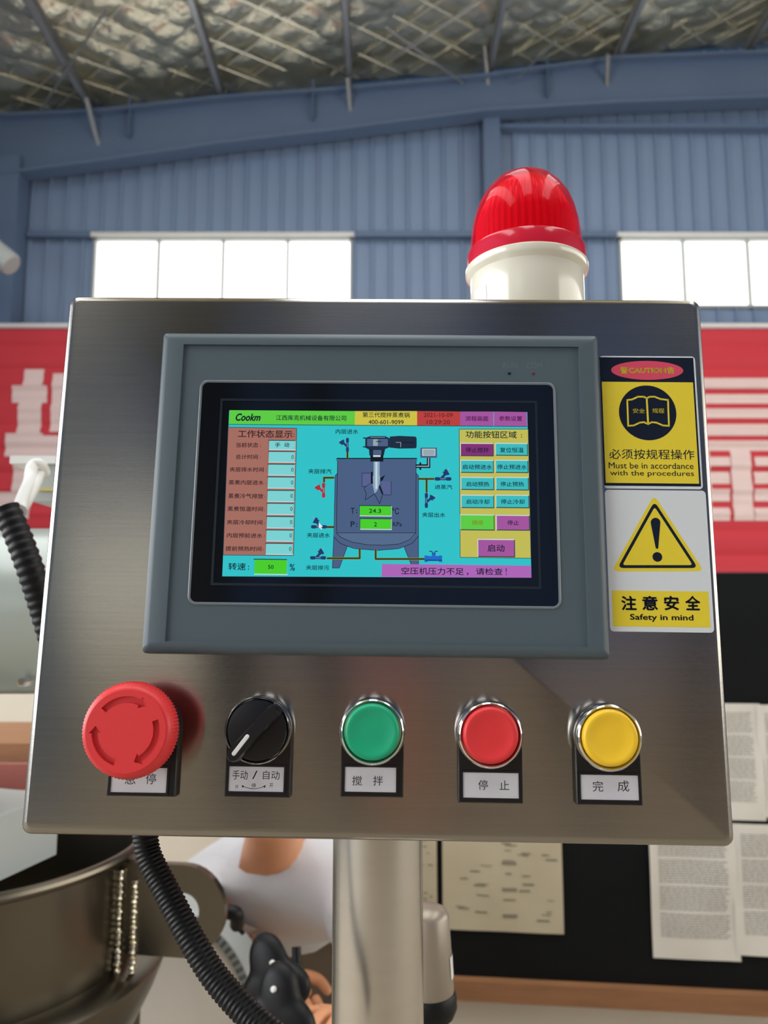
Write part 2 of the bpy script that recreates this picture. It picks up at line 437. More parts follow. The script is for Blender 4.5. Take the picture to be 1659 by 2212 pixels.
for i in range(0, 10, 2): bars.append((1500, ys[i], 1800, ys[i + 1]))
bars += [(1500, 815, 1530, 972)]
bars += [(1580, 972, 1632, 1124)]
ys = [986, 1006, 1018, 1044, 1056, 1082, 1096, 1124]
for i in range(0, 8, 2): bars.append((1500, ys[i], 1580, ys[i + 1])); bars.append((1632, ys[i], 1800, ys[i + 1]))
bars += [(1500, 972, 1541, 1096), (1670, 972, 1720, 1096)]
letter(bars)

# ---------------------------------------------------------------- partition wall, blackboard, papers
YP = 2.5
b = MB(); zw = at(1600, 1236, YP).z
rotb = radians(-6)
def bl(px, py, off=0.0):
    """point on the board plane (turned 6 degrees about a vertical axis through px 1200), off metres in front"""
    d = ray(px, py); c0 = at(1200, 1600, 2.2); n = Vector((sin(radians(6)), cos(radians(6)), 0))
    o = Vector((0, 0, CAMZ)); t = ((c0 - n * off) - o).dot(n) / d.dot(n); return o + d * t
ux = Vector((cos(radians(6)), -sin(radians(6)), 0)); un = Vector((sin(radians(6)), cos(radians(6)), 0))
def slab(b, A, B, d0, d1):
    """axis slab on the board frame between corner points A and B (along ux, z), from d0 to d1 in front"""
    L = (B - A).dot(ux); za, zb_ = min(A.z, B.z), max(A.z, B.z); O = Vector((A.x, A.y, 0))
    vs = [O + ux * u - un * d + Vector((0, 0, z)) for u in (0, L) for d in (d0, d1) for z in (za, zb_)]
    b.add(vs, [(0, 1, 3, 2), (4, 6, 7, 5), (0, 4, 5, 1), (2, 3, 7, 6), (0, 2, 6, 4), (1, 5, 7, 3)])
A, B = bl(-900, 1300), bl(2300, 1300)
A = Vector((A.x, A.y, 0)); B = Vector((B.x, B.y, bl(1600, 1240).z)); 
b = MB(); slab(b, A, B, -.15, -.02); struct('wall_partition', b, M_cream)
bt = empty('blackboard', bl(1200, 2120, 0), 'wood framed black board pinned with papers on the cream wall behind the box', 'blackboard')
def child(mb, name, m, par, **k):
    """mesh in world coordinates attached under an Empty placed in the world"""
    mw = Matrix.Translation(par.location) @ par.rotation_euler.to_matrix().to_4x4(); inv = mw.inverted()
    mb.v = [tuple(inv @ Vector(p)) for p in mb.v]
    return mb.build(name, m, par, **k)
zt_, zb_ = bl(1620, 1238).z, bl(1200, 2118).z
xa, xb = bl(722, 1500), bl(2250, 1500)
P0 = Vector((xa.x, xa.y, zb_)); P1 = Vector((xb.x, xb.y, zt_))
b = MB(); slab(b, P0, P1, -.015, 0.0); child(b, 'board_surface', M_board, bt)
fw = 0.05
b = MB(); slab(b, P0 - Vector((0, 0, fw)) , Vector((P1.x, P1.y, P0.z)), -.018, .03); child(b, 'frame_rail', M_wood, bt)
b = MB(); slab(b, P0 - ux * .02 - Vector((0, 0, fw)), Vector((P0.x, P0.y, P1.z)), -.018, .02); child(b, 'frame_stile', mat('orange_wood', (196, 122, 60), .5, var=.2, stretch=(8, 8, 1)), bt)

def sheet(px0, py0, px1, py1, label, m, lines, name='notice_sheet', off=.004, grp=None, film=True, seed=1, cat='paper'):
    rnd = random.Random(seed)
    A, B = bl(px0, py1, off), bl(px1, py0, off); O = Vector((A.x, A.y, A.z)); L = (B - A).dot(ux); H = B.z - A.z
    e = empty(name, O, label, cat, grp, rot=(0, 0, -radians(6)))
    def P(u, v, d): return (u, -d, v)
    def wav(u, v): return 0.003 * sin(u * 31 + seed) * sin(v * 19 + seed * 2) + .003
    b = MB(); nu, nv = 14, 14
    vs = []; fs = []
    for i in range(nu + 1):
        for j in range(nv + 1):
            u, v = L * i / nu, H * j / nv; vs.append(P(u, v, wav(u, v)))
    for i in range(nu):
        for j in range(nv):
            k = i * (nv + 1) + j; fs.append((k, k + nv + 1, k + nv + 2, k + 1))
    b.add(vs, fs); pg = b.build('page', m, e, smooth=True, recalc=False)
    b = MB()
    for (u0, v0, u1, v1) in lines(rnd):
        u0, u1, v0, v1 = u0 * L, u1 * L, v0 * H, v1 * H; um, vm = (u0 + u1) / 2, (v0 + v1) / 2
        n = max(1, int((u1 - u0) / (L / 14))); 
        for q in range(n):
            ua, ub = u0 + (u1 - u0) * q / n, u0 + (u1 - u0) * (q + 1) / n
            b.add([P(ua, v0, wav(ua, v0) + .0012), P(ub, v0, wav(ub, v0) + .0012), P(ub, v1, wav(ub, v1) + .0012), P(ua, v1, wav(ua, v1) + .0012)], [(0, 1, 2, 3)])
    if b.v: b.build('print', M_faint if m is M_sheet else M_ink2, e, recalc=False)['kind'] = 'stuff'
    return e
M_ink2 = mat('faded_ink', (138, 128, 106), .7, var=.3, vscale=60)
M_faint = mat('grey_print', (150, 147, 138), .7, var=.2, vscale=60)
def form_lines(r):
    out = []
    for k in range(46):
        u = r.choice([.12, .25, .3, .5, .52, .66, .8, .84]) + r.uniform(-.03, .03); v = r.uniform(.06, .97)
        out.append((u, v, u + r.uniform(.03, .11), v + r.uniform(.005, .012)))
    for k in range(6): out.append((.5, .08 + k * .15, .62, .1 + k * .15))
    return out
def text_lines(r):
    out = []
    for k in range(44):
        v = .16 + k * .018; 
        if k % 11 == 10: continue
        u = .1
        while u < .86:
            wd_ = r.uniform(.02, .09); out.append((u, v, min(.9, u + wd_), v + .006)); u += wd_ + .012
    return out
sheet(957, 1640, 1208, 2006, 'yellowed wrinkled form with scattered handwriting pinned on black board right of post', M_old, form_lines, seed=3)
sheet(850, 1650, 942, 2006, 'yellowed form partly hidden behind the steel post', M_old, form_lines, seed=5)
sheet(1411, 1780, 1585, 2068, 'plastic sleeved white text sheet hanging lowest below the box corner', M_sheet, text_lines, seed=8)
sheet(1590, 1784, 1790, 2062, 'white text sheet cut by the right frame edge in the lower row', M_sheet, text_lines, seed=9)
sheet(1480, 1520, 1640, 1768, 'white text sheet of the upper row beside the box edge', M_sheet, text_lines, seed=11)
sheet(1646, 1524, 1800, 1765, 'white text sheet of the upper row cut by the right frame edge', M_sheet, text_lines, seed=12)

# ---------------------------------------------------------------- control box frame
PW, PH = 0.32, 0.2600
R = Matrix.Rotation(-0.01682, 3, 'Z') @ Matrix.Rotation(0.01242, 3, 'Y') @ Matrix.Rotation(-0.05683, 3, 'X')
C0 = Vector((-0.00252, 0.36464, 0.02569 + CAMZ))
BASE = C0 + R @ Vector((0, 0, -PH / 2))
cb = empty('control_box', BASE, 'brushed stainless steel control box with screen, buttons and safety stickers on a steel post', 'control panel')
cb.rotation_mode = 'XYZ'; cb.rotation_euler = R.to_euler('XYZ')
RT = R.transposed()
camL = RT @ (Vector((0, 0, CAMZ)) - BASE)
def P(px, py, h=0.0):
    """pixel -> point of the box's own frame on the plane h metres in front of its face: (x, z)"""
    d = RT @ ray(px, py); t = (-h - camL.y) / d.y; q = camL + d * t
    return q.x, q.z

# enclosure: pressed front with rounded edges, 90 mm deep
b = MB(); rings = []
hw = PW / 2
prof = [(0.006, 0.09), (0.0, 0.086), (0.0, 0.004), (0.0004, 0.0022), (0.0012, 0.001), (0.0024, 0.0002), (0.0036, 0.0)]
for e, y in prof: rings.append(rr(-hw + e, e, hw - e, PH - e, max(.0045 - e * .4, .0012), y, 6))
b.loft(rings)
enc = b.build('enclosure', M_steel, cb, smooth=True, ang=50)

def plate_px(name, m, par, q, h0, h1, r=0.0, edge=0.0003, smooth=True):
    """slab whose face covers pixel box q=(x0,y0,x1,y1), from height h0 to h1"""
    a = P(q[0], q[3], h1); c = P(q[2], q[1], h1); return plate(name, m, par, a[0], a[1], c[0], c[1], h0, h1, r, edge, smooth)
def plate(name, m, par, x0, z0, x1, z1, h0, h1, r=0.0, edge=0.0003, smooth=True):
    b = MB(); r = max(r, 0.00005)
    rings = [rr(x0, z0, x1, z1, r, -h0), rr(x0, z0, x1, z1, r, -(h1 - edge)), rr(x0 + edge, z0 + edge, x1 - edge, z1 - edge, max(r - edge, .00003), -h1)]
    b.loft(rings); return b.build(name, m, par, smooth=smooth, ang=30)
def poly_px(b, pts, h):
    vs = [(P(x, y, h)[0], -h, P(x, y, h)[1]) for x, y in pts]; n = len(vs); b.add(vs, [tuple(range(n))]); return b
def rect_px(b, x0, y0, x1, y1, h): return poly_px(b, [(x0, y0), (x1, y0), (x1, y1), (x0, y1)], h)
def rect_ax(b, q, h):
    a = P(q[0], q[3], h); c = P(q[2], q[1], h); return b.add([(a[0], -h, a[1]), (c[0], -h, a[1]), (c[0], -h, c[1]), (a[0], -h, c[1])], [(0, 1, 2, 3)])
def text_px(b, s, q, h, bold=0.0, shear=0.0, spacing=1.0):
    """text fitted to the pixel box q on height h"""
    vs, fs = text_geo(s, 0.0, shear, spacing)
    if not vs: return
    if bold > 0:                                # heavier strokes: the same glyphs again, a hair to each side
        n0 = len(vs); V0 = vs; F0 = fs; vs = list(V0); fs = list(F0)
        for dx_, dz_ in ((bold, 0), (-bold, 0), (0, bold), (0, -bold)):
            k0 = len(vs); vs += [(v[0] + dx_, v[1], v[2] + dz_) for v in V0]; fs += [tuple(i + k0 for i in f) for f in F0]
    x0 = min(v[0] for v in vs); x1 = max(v[0] for v in vs); z0 = min(v[2] for v in vs); z1 = max(v[2] for v in vs)
    ym = (q[1] + q[3]) / 2; xm = (q[0] + q[2]) / 2
    a = P(q[0], ym, h)[0]; c = P(q[2], ym, h)[0]; d = P(xm, q[3], h)[1]; e = P(xm, q[1], h)[1]
    sx = (c - a) / max(x1 - x0, 1e-6); sz = (e - d) / max(z1 - z0, 1e-6)
    b.add([(a + (v[0] - x0) * sx, -h, d + (v[2] - z0) * sz) for v in vs], fs)

# ---------------------------------------------------------------- touch screen
hf = 0.0062; hr = 0.0048
o0 = P(306, 1412, 0.001); o1 = P(1290, 727, 0.001)
x0, z0 = P(307, 1411, .002); x1, z1 = P(1290, 727, .002)
ix0, iz0 = P(356, 1385, hf); ix1, iz1 = P(1250, 749, hf)
b = MB()
rings = [rr(x0, z0, x1, z1, .002, 0), rr(x0, z0, x1, z1, .002, -.002), rr(x0 + .0006, z0 + .0006, x1 - .0006, z1 - .0006, .002, -.0040),
         rr(x0 + .002, z0 + .002, x1 - .002, z1 - .002, .0016, -.0056), rr(x0 + .004, z0 + .004, x1 - .004, z1 - .004, .0012, -hf),
         rr(ix0, iz0, ix1, iz1, .0002, -hf), rr(ix0, iz0, ix1, iz1, .0002, -hr)]
b.loft(rings)
hmi = b.build('touch_screen', M_hmi, cb, smooth=True, ang=40)
hmi['label'] = 'grey framed touch screen showing a cooking kettle diagram'
gx0, gz0 = P(404, 1306, hr + .0004); gx1, gz1 = P(1200, 826, hr + .0004)
b = MB(); e = .0013
b.loft([rr(gx0, gz0, gx1, gz1, .004, -hr + .0005, 8), rr(gx0, gz0, gx1, gz1, .004, -hr - .0003, 8), rr(gx0 + .0005, gz0 + .0005, gx1 - .0005, gz1 - .0005, .0036, -hr - .0006, 8),
        rr(gx0 + e, gz0 + e, gx1 - e, gz1 - e, .0028, -hr - .0004, 8), rr(gx0 + e, gz0 + e, gx1 - e, gz1 - e, .0028, -hr - .0001, 8)], True, True)
b.build('screen_rim', M_rim, hmi, smooth=True)
plate('screen_glass', M_glass, hmi, gx0 + e * .9, gz0 + e * .9, gx1 - e * .9, gz1 - e * .9, hr, hr + .0003, .003, .00005)
hd = hr + .0004
M_edge = mat('window_bevel', (34, 40, 44), .2, var=.02)
a = P(455, 1264, hd); c = P(1160, 866, hd)
lp = lambda x0, z0, x1, z1: [(x0, z0), (x1, z0), (x1, z1), (x0, z1)]
vs, fs = curve_prism([lp(a[0], a[1], c[0], c[1]), lp(a[0] + .0011, a[1] + .0011, c[0] - .0011, c[1] - .0011)], .00008)
b = MB(); b.add([(v[0], -hd + v[1], v[2]) for v in vs], fs); b.build('display_bezel', M_edge, hmi)
hs = hr + .00045
def em(name, rgb): return mat('screen_' + name, rgb, 0.22, emit=1.0, spec=0.35)
E = dict(cyan=em('cyan', (48, 192, 198)), brown=em('brown', (164, 108, 96)), yellow=em('yellow', (192, 186, 84)), purple=em('purple', (162, 84, 156)),
         purple2=em('dark_purple', (130, 48, 118)), pink=em('orchid', (172, 100, 182)), green=em('green', (72, 204, 40)), green2=em('title_green', (92, 202, 66)), field=em('field', (122, 208, 208)),
         red=em('red', (184, 64, 58)), gold=em('gold', (204, 192, 66)), slate=em('slate', (74, 94, 130)), slate2=em('light_slate', (84, 106, 138)), key=em('key_cyan', (60, 186, 190)),
         ink=em('ink', (16, 34, 44)), inkb=em('brown_ink', (62, 40, 40)), inkr=em('dark_red_ink', (98, 34, 38)), inkp=em('dark_purple_ink', (92, 34, 90)),
         navy=em('navy', (34, 56, 104)), blue=em('bright_blue', (30, 104, 200)), valvered=em('valve_red', (176, 44, 50)), pipe=em('pipe_brown', (58, 44, 34)), olive=em('pipe_edge', (120, 150, 40)),
         lite=em('light_edge', (196, 214, 214)), dark=em('dark_edge', (40, 66, 78)), steel=em('drawn_steel', (140, 165, 190)), steeld=em('drawn_dark_steel', (28, 42, 62)), lilac=em('lilac', (88, 96, 142)), grey=em('grey', (150, 166, 172)), black=em('black', (14, 20, 30)), white=em('white', (235, 235, 235)))
def scr(name, m, draw, parent=hmi, k=1):
    b = MB(); draw(b, hs + k * .00004); o = b.build(name, E[m], parent, recalc=False); return o
ax = lambda q: (lambda b, h: rect_ax(b, q, h))
scr('display_background', 'cyan', lambda b, h: poly_px(b, [(495, 887), (1139, 890), (1148, 1248), (480, 1245)], h), k=0)
px = lambda *p: (lambda b, h: poly_px(b, p, h))
scr('title_bar', 'green2', px((496, 886), (767, 888), (766, 918), (494, 916)))
scr('title_bar', 'gold', px((767, 888), (901, 888), (901, 919), (766, 918)))
scr('title_bar', 'red', px((901, 888), (994, 889), (994, 920), (901, 919)))
scr('touch_key', 'purple', px((994, 889), (1066, 889), (1066, 920), (994, 920)))
scr('touch_key', 'purple', px((1067, 889), (1138, 890), (1139, 921), (1067, 920)))
scr('status_area', 'brown', px((493, 923), (641, 925), (634, 1200), (482, 1199)))
def frame_lines(b, h, c, t=1.2):
    n = len(c)
    for i in range(n):
        (xa, ya), (xb, yb_) = c[i], c[(i + 1) % n]; L = sqrt((xb - xa) ** 2 + (yb_ - ya) ** 2); nx_, ny_ = -(yb_ - ya) / L * t / 2, (xb - xa) / L * t / 2
        poly_px(b, [(xa + nx_, ya + ny_), (xb + nx_, yb_ + ny_), (xb - nx_, yb_ - ny_), (xa - nx_, ya - ny_)], h)
scr('outline', 'dark', lambda b, h: (frame_lines(b, h, [(493, 923), (641, 925), (634, 1200), (482, 1199)]), frame_lines(b, h, [(992, 927), (1141, 927), (1147, 1206), (994, 1204)]), frame_lines(b, h, [(494, 916.5), (1139, 921), (1139, 921.6), (494, 917)], .8)), k=3)
scr('function_area', 'yellow', px((992, 927), (1141, 927), (1147, 1206), (994, 1204)))
scr('warning_bar', 'pink', px((825, 1218), (1147, 1222), (1148, 1248), (824, 1246)), k=2)
# value fields
fields = [(581, 952, 638, 971), (580, 976, 637, 998), (579, 1003.5, 636.5, 1026), (578, 1031, 636, 1054), (577.5, 1060, 635, 1083), (577, 1088, 634.5, 1111), (576, 1116.5, 634, 1140), (575, 1145.5, 633, 1168.5), (574, 1174.5, 632, 1197)]
def bevel_field(q, m, name, up=False, k=2):
    o = scr(name, m, ax(q), k=k)
    x0, y0, x1, y1 = q; t = 1.3
    hi, lo = ('lite', 'dark') if up else ('dark', 'lite')
    scr('shading_line', hi, lambda b, h: (rect_ax(b, (x0 - t, y0 - t, x1, y0), h), rect_ax(b, (x0 - t, y0 - t, x0, y1), h)), k=k + 1)
    scr('shading_line', lo, lambda b, h: (rect_ax(b, (x0, y1, x1 + t, y1 + t), h), rect_ax(b, (x1, y0, x1 + t, y1 + t), h)), k=k + 1)
    return o
for q in fields: bevel_field(q, 'field', 'value_field')
bevel_field((549, 1209, 620, 1240), 'green', 'value_field')
bevel_field((777, 1093, 845, 1114), 'green', 'value_field', k=5)
bevel_field((778, 1121, 845, 1143), 'green', 'value_field', k=5)
keys = [((995.5, 958.5, 1065, 984), 'purple2'), ((1071, 958.5, 1139, 983), 'key'), ((996, 995, 1065, 1020), 'key'), ((1071, 995, 1140, 1020), 'key'),
        ((996.5, 1032, 1066, 1057), 'key'), ((1072, 1032, 1141, 1057.5), 'key'), ((997, 1070.5, 1066, 1096), 'key'), ((1072, 1070.5, 1142, 1096), 'key'),
        ((995, 1113, 1067, 1144), 'green2'), ((1073, 1114, 1143, 1144.5), 'purple'), ((1033, 1166, 1111, 1202), 'purple')]
for q, m in keys: bevel_field(q, m, 'touch_key', up=True)

# kettle drawing on the display
def tank(b, h):
    poly_px(b, [(729, 992), (899, 992), (899, 1022), (904, 1028), (904, 1158), (897, 1170), (880, 1180), (850, 1187), (815, 1189), (780, 1187), (750, 1181), (730, 1171), (722, 1160), (724, 1028), (729, 1022)], h)
    poly_px(b, [(721, 1158), (750, 1180), (733, 1227), (718, 1227)], h); poly_px(b, [(904, 1158), (873, 1182), (888, 1219), (904, 1219)], h)
scr('tank_drawing', 'slate', tank, k=1)
scr('tank_drawing', 'slate2', px((726, 1151), (898, 1151), (896, 1158), (885, 1168), (862, 1175), (830, 1178), (795, 1177), (762, 1172), (740, 1162), (728, 1153)), k=2)
def tlines(b, h):
    def pl(pts, t=1.1):
        for (xa, ya), (xb, yb_) in zip(pts, pts[1:]):
            L = max(1e-3, sqrt((xb - xa) ** 2 + (yb_ - ya) ** 2)); nx_, ny_ = -(yb_ - ya) / L * t / 2, (xb - xa) / L * t / 2
            poly_px(b, [(xa + nx_, ya + ny_), (xb + nx_, yb_ + ny_), (xb - nx_, yb_ - ny_), (xa - nx_, ya - ny_)], h)
    pl([(727, 990.5), (901, 990.5)], 2.6); pl([(726, 992), (729, 996), (727, 1151), (898, 1151), (899, 996), (901, 993)])
    pl([(727, 1151), (735, 1160), (760, 1171), (795, 1177), (830, 1178), (862, 1175), (885, 1166), (898, 1151)])
    pl([(729, 1022), (724, 1028), (721, 1158), (718, 1227), (733, 1227), (750, 1181)]); pl([(721, 1160), (735, 1174), (765, 1185), (815, 1189), (862, 1185), (890, 1174), (904, 1158), (904, 1028), (899, 1022)])
    pl([(873, 1182), (888, 1219)]); pl([(904, 1158), (904, 1219)])
    pl([(782, 1022), (800, 1022)], 1); pl([(782, 1022), (782, 1051), (790, 1051)], 1)
    pl([(786, 1054), (791, 1066), (789, 1080), (809, 1067), (820, 1088), (826, 1070)], 1.2); pl([(786, 1054), (801, 1044)], 1); pl([(845, 1040), (845, 1069), (827, 1069)], 1)
scr('tank_outline', 'black', tlines, k=4)
scr('stirrer_drawing', 'lilac', lambda b, h: (rect_px(b, 782, 1023, 802, 1050, h), poly_px(b, [(824, 1039), (844, 1041), (845, 1069), (828, 1069)], h)), k=2)
scr('stirrer_drawing', 'black', lambda b, h: (poly_px(b, [(801, 1020), (805, 1018), (806, 1046), (801, 1044)], h), poly_px(b, [(822, 1032), (832, 1026), (826, 1038), (822, 1040)], h), poly_px(b, [(820, 1046), (828, 1066), (826, 1070), (818, 1052)], h), rect_px(b, 800, 971, 828, 997, h)), k=5)
scr('stirrer_drawing', 'steel', lambda b, h: (rect_px(b, 807, 997, 820, 1028, h), poly_px(b, [(805, 1028), (821, 1028), (820, 1046), (815, 1060), (809, 1066), (807, 1056), (805, 1046)], h)), k=5)
scr('stirrer_drawing', 'lite', lambda b, h: (rect_px(b, 811, 998, 815, 1056, h), rect_px(b, 806, 983, 822, 987, h)), k=6)
scr('motor_drawing', 'steeld', lambda b, h: (rect_px(b, 784, 945, 790, 947.5, h), rect_px(b, 784, 964, 790, 966.5, h), poly_px(b, [(789, 946), (800, 942), (832, 942), (842, 947), (842, 966), (832, 970), (829, 984), (798, 984), (797, 971), (789, 967)], h),
                                              poly_px(b, [(842, 943), (862, 941.5), (897, 943), (900, 946), (900, 966), (897, 968.5), (862, 969), (842, 967)], h)), k=5)
scr('motor_drawing', 'slate', lambda b, h: (rect_px(b, 793, 948, 838, 964, h), rect_px(b, 806, 972, 824, 982, h)), k=6)
scr('motor_drawing', 'grey', lambda b, h: (rect_px(b, 806, 949, 816, 963, h), rect_px(b, 855, 955, 866, 956, h), rect_px(b, 865, 955, 866.2, 966, h), rect_px(b, 800, 944, 832, 945, h)), k=7)
scr('motor_drawing', 'black', lambda b, h: (rect_px(b, 812, 953, 824, 954.6, h), rect_px(b, 868, 955, 895, 956.5, h)), k=8)
scr('panel_drawing', 'slate', lambda b, h: rect_px(b, 908, 967, 944, 989, h), k=2)
scr('panel_drawing', 'lite', lambda b, h: rect_px(b, 912, 969.5, 940.5, 984.5, h), k=3)
scr('panel_drawing', 'grey', lambda b, h: rect_px(b, 914, 971, 939, 983.5, h), k=4)
scr('panel_drawing', 'black', lambda b, h: (rect_px(b, 922, 989, 929.5, 1011, h), rect_px(b, 898, 1003, 929.5, 1011, h), rect_px(b, 906, 999, 910, 1015, h)), k=2)
scr('panel_drawing', 'grey', lambda b, h: (rect_px(b, 924.6, 989, 927, 1008, h), rect_px(b, 899, 1006, 927, 1008.4, h)), k=3)
# pipes
SCRATCH = None
def pipes(w_):
    def f(b, h):
        def hseg(x0, x1, y): rect_px(b, x0, y - w_, x1, y + w_, h)
        def vseg(x, y0, y1): rect_px(b, x - w_, y0, x + w_, y1, h)
        vseg(750.5, 976, 990); hseg(699, 722, 1032); vseg(700, 1031, 1042); hseg(706, 721, 1138.5); hseg(706, 778, 1206); vseg(777, 1186, 1207)
        vseg(811.5, 1187, 1207); hseg(810, 917, 1207.5); hseg(904, 938, 1034.5); vseg(921.5, 1035, 1064)
    return f
for q_ in (scr('pipe_drawing', 'olive', pipes(2.7), k=5), scr('pipe_drawing', 'pipe', pipes(1.6), k=6)): q_['kind'] = 'stuff'
def valve(cx, cy, ang, m, flip=1, s=1.0):
    """Y-pattern valve icon: body along the pipe, slanted bonnet with star handle"""
    A = radians(ang)
    def tr(pts): return [(cx + (x * s * cos(A) - y * s * flip * sin(A)), cy + (x * s * sin(A) + y * s * flip * cos(A))) for x, y in pts]
    def d(b, h):
        for q in ([(-19, -3), (19, -3), (19, 3), (-19, 3)], [(-17, -4), (-8, -4), (-8, 4), (-17, 4)], [(8, -4), (17, -4), (17, 4), (8, 4)], [(-9, 0), (-4, 3), (9, -11), (5, -15)],
                  [(-1, -16), (10, -20), (13, -12), (4, -6)], [(2, -20), (8, -23), (15, -10), (10, -8)]):
            poly_px(b, tr(q), h)
    scr('valve_drawing', m, d, k=8)
    scr('valve_drawing', 'steel', lambda b, h: (poly_px(b, tr([(9, -20), (14, -25), (15, -24), (10.5, -19)]), h), poly_px(b, tr([(-6, -1), (6, -1), (6, .4), (-6, .4)]), h)), k=9)
valve(750.5, 961, -90, 'navy', flip=1, s=.8); valve(699, 1059, -90, 'valvered', flip=1, s=.85); valve(689, 1138, 180, 'navy', flip=-1, s=.9); valve(687, 1205, 0, 'navy', flip=1, s=.9)
valve(957, 1034.5, 0, 'navy', flip=1, s=.95); valve(921, 1081, 270, 'navy', flip=-1, s=.85)
scr('valve_drawing', 'blue', lambda b, h: (rect_px(b, 918, 1201, 955, 1212, h), rect_px(b, 917, 1200, 924, 1214, h), rect_px(b, 948, 1200, 955, 1214, h), rect_px(b, 933, 1194, 941, 1201, h)), k=8)
scr('valve_drawing', 'navy', lambda b, h: (rect_px(b, 927, 1190, 934, 1192, h), rect_px(b, 939, 1190, 946, 1192, h), rect_px(b, 933, 1192, 935, 1197, h), rect_px(b, 938, 1192, 940, 1197, h), rect_px(b, 918, 1209, 955, 1211, h)), k=9)
scr('cursor_arrow', 'white', px((688.5, 1129), (697.5, 1138), (693.6, 1138.6), (695.6, 1143), (693.6, 1144), (691.4, 1139.4), (688.6, 1141.6)), k=12)

def wr(items, m, k=7, bold=0.0, par=hmi, name='lettering', h=None, M=None):
    b = MB()
    for it in items:
        s, q = it[0], it[1]; bo = it[2] if len(it) > 2 else bold; sh = it[3] if len(it) > 3 else 0
        text_px(b, s, q, (hs + k * .00004) if h is None else h, bo, sh)
    return b.build(name, M or E[m], par, recalc=False)
wr([('Cookm', (509, 893, 563, 909.5), .035, .28)], 'ink')
BO = .012
wr([(t_[0], t_[1], t_[2] if len(t_) > 2 else BO) for t_ in [('江西库克机械设备有限公司', (596, 897, 748, 908.5)), ('第三代搅拌蒸煮锅', (783, 890.5, 885, 902)), ('400-601-9099', (796, 907, 872, 916.5)),
    ('内层进水', (725, 927, 774, 937.5)), ('夹层排汽', (666, 1013, 716, 1023.5)), ('夹层进水', (663, 1151, 713, 1161.5)), ('夹层排污', (661, 1221, 711, 1231.5)), ('进蒸汽', (939, 1047, 977, 1057)), ('夹层出水', (912, 1107, 962, 1117.5)),
    ('功能按钮区域', (1006, 931, 1116, 946.5)), (':', (1125.5, 938, 1128, 945), .02), ('停止搅拌', (1006, 966.5, 1056, 977.5)), ('复位恒温', (1080, 966.5, 1131, 977.5)),
    ('启动预进水', (999, 1003.5, 1063, 1014)), ('停止预进水', (1074, 1003.5, 1138, 1014)), ('启动预热', (1007, 1040.5, 1057, 1051)), ('停止预热', (1081, 1040.5, 1132, 1051)),
    ('启动冷却', (1007, 1078.5, 1057, 1089)), ('停止冷却', (1082, 1078.5, 1133, 1089)), ('停止', (1096, 1124, 1121, 1134.5)), ('启动', (1053, 1176, 1090, 1192)),
    ('空压机压力不足', (867, 1226, 1002, 1241.5)), ('，', (1008, 1237, 1012, 1243)), ('请检查', (1028, 1227, 1086, 1242)), ('!', (1092.5, 1227, 1094.5, 1242)),
    ('手', (594, 956, 606, 966)), ('动', (614, 956, 625, 966)), ('转速', (493, 1216, 531, 1231.5)), (':', (535.5, 1222, 538, 1231), .02), ('50', (579, 1220.5, 591, 1229)), ('%', (625.5, 1218, 637, 1233)),
    ('T', (757.5, 1097, 766, 1110)), (':', (769, 1101, 771.5, 1109), .02), ('24.3', (797, 1099, 823, 1108)), ('℃', (847, 1097, 862, 1111)), ('P', (757.5, 1126, 766, 1138.5)), (':', (769, 1130, 771.5, 1138), .02), ('2', (808, 1128, 814, 1137.5)), ('KPa', (848.5, 1127.5, 868, 1137))]], 'ink', k=9)
lab = [('工作状态显示', (514, 929, 632, 945.5), (634, 937, 636, 944)), ('当前状态', (510, 956, 558, 966.5), (562, 961, 563.5, 966)), ('总计时间', (509, 981.5, 557, 992), (561, 986, 562.5, 991)), ('夹层排水时间', (496, 1009, 570, 1019.5), (574, 1014, 575.5, 1019)),
       ('蒸煮内层进水', (494, 1037, 570, 1047.5), (573, 1042, 574.5, 1047)), ('蒸煮冷气排放', (493, 1066, 569, 1077), (572, 1071, 573.5, 1076)), ('蒸煮恒温时间', (491.5, 1094, 568, 1104.5), (571, 1099, 572.5, 1104)),
       ('夹层冷却时间', (490, 1123, 567, 1133.5), (570, 1128, 571.5, 1133)), ('内层预前进水', (490, 1151.5, 567, 1162), (570, 1156, 571.5, 1161)), ('提前预热时间', (487, 1180, 565, 1190.5), (568, 1185, 569.5, 1190))]
wr([x for a_, q_, c_ in lab for x in ((a_, q_, .018), (':', c_, .02))], 'inkb', k=8)
wr([('0', (q[2] - 7.5, q[1] + 7, q[2] - 2.5, q[1] + 15.5)) for q in fields[1:]], 'ink', k=8)
wr([('2021-10-09', (915, 892, 978, 901)), ('10:29:20', (922, 907, 972, 916.5))], 'inkr', bold=.01)
wr([('流程画面', (1005, 898.5, 1055, 909.5)), ('参数设置', (1078, 898.5, 1128, 909.5))], 'inkp', bold=.02)
wr([('继续', (1019, 1123.5, 1044, 1134.5))], 'olive', k=9, bold=.02)
M_engr = mat('faint_frame_print', (92, 106, 112), .4)
wr([('RUN', (1087, 783, 1118, 796))], None, h=hr + .00006, M=M_engr, bold=-.01); wr([('COM', (1137, 783, 1171, 796))], None, h=hr + .00006, M=M_engr, bold=-.01)
for x, m in ((1100, M_black), (1152, mat('dark_red_lens', (96, 46, 52), .3))):
    c = P(x, 806.5, hr); b = MB(); b.lathe([(.0008, 0), (.0008, .00025), (.0005, .0004)], (c[0], -hr, c[1]), 'y', 16); b.build('indicator_light', m, hmi, smooth=True)

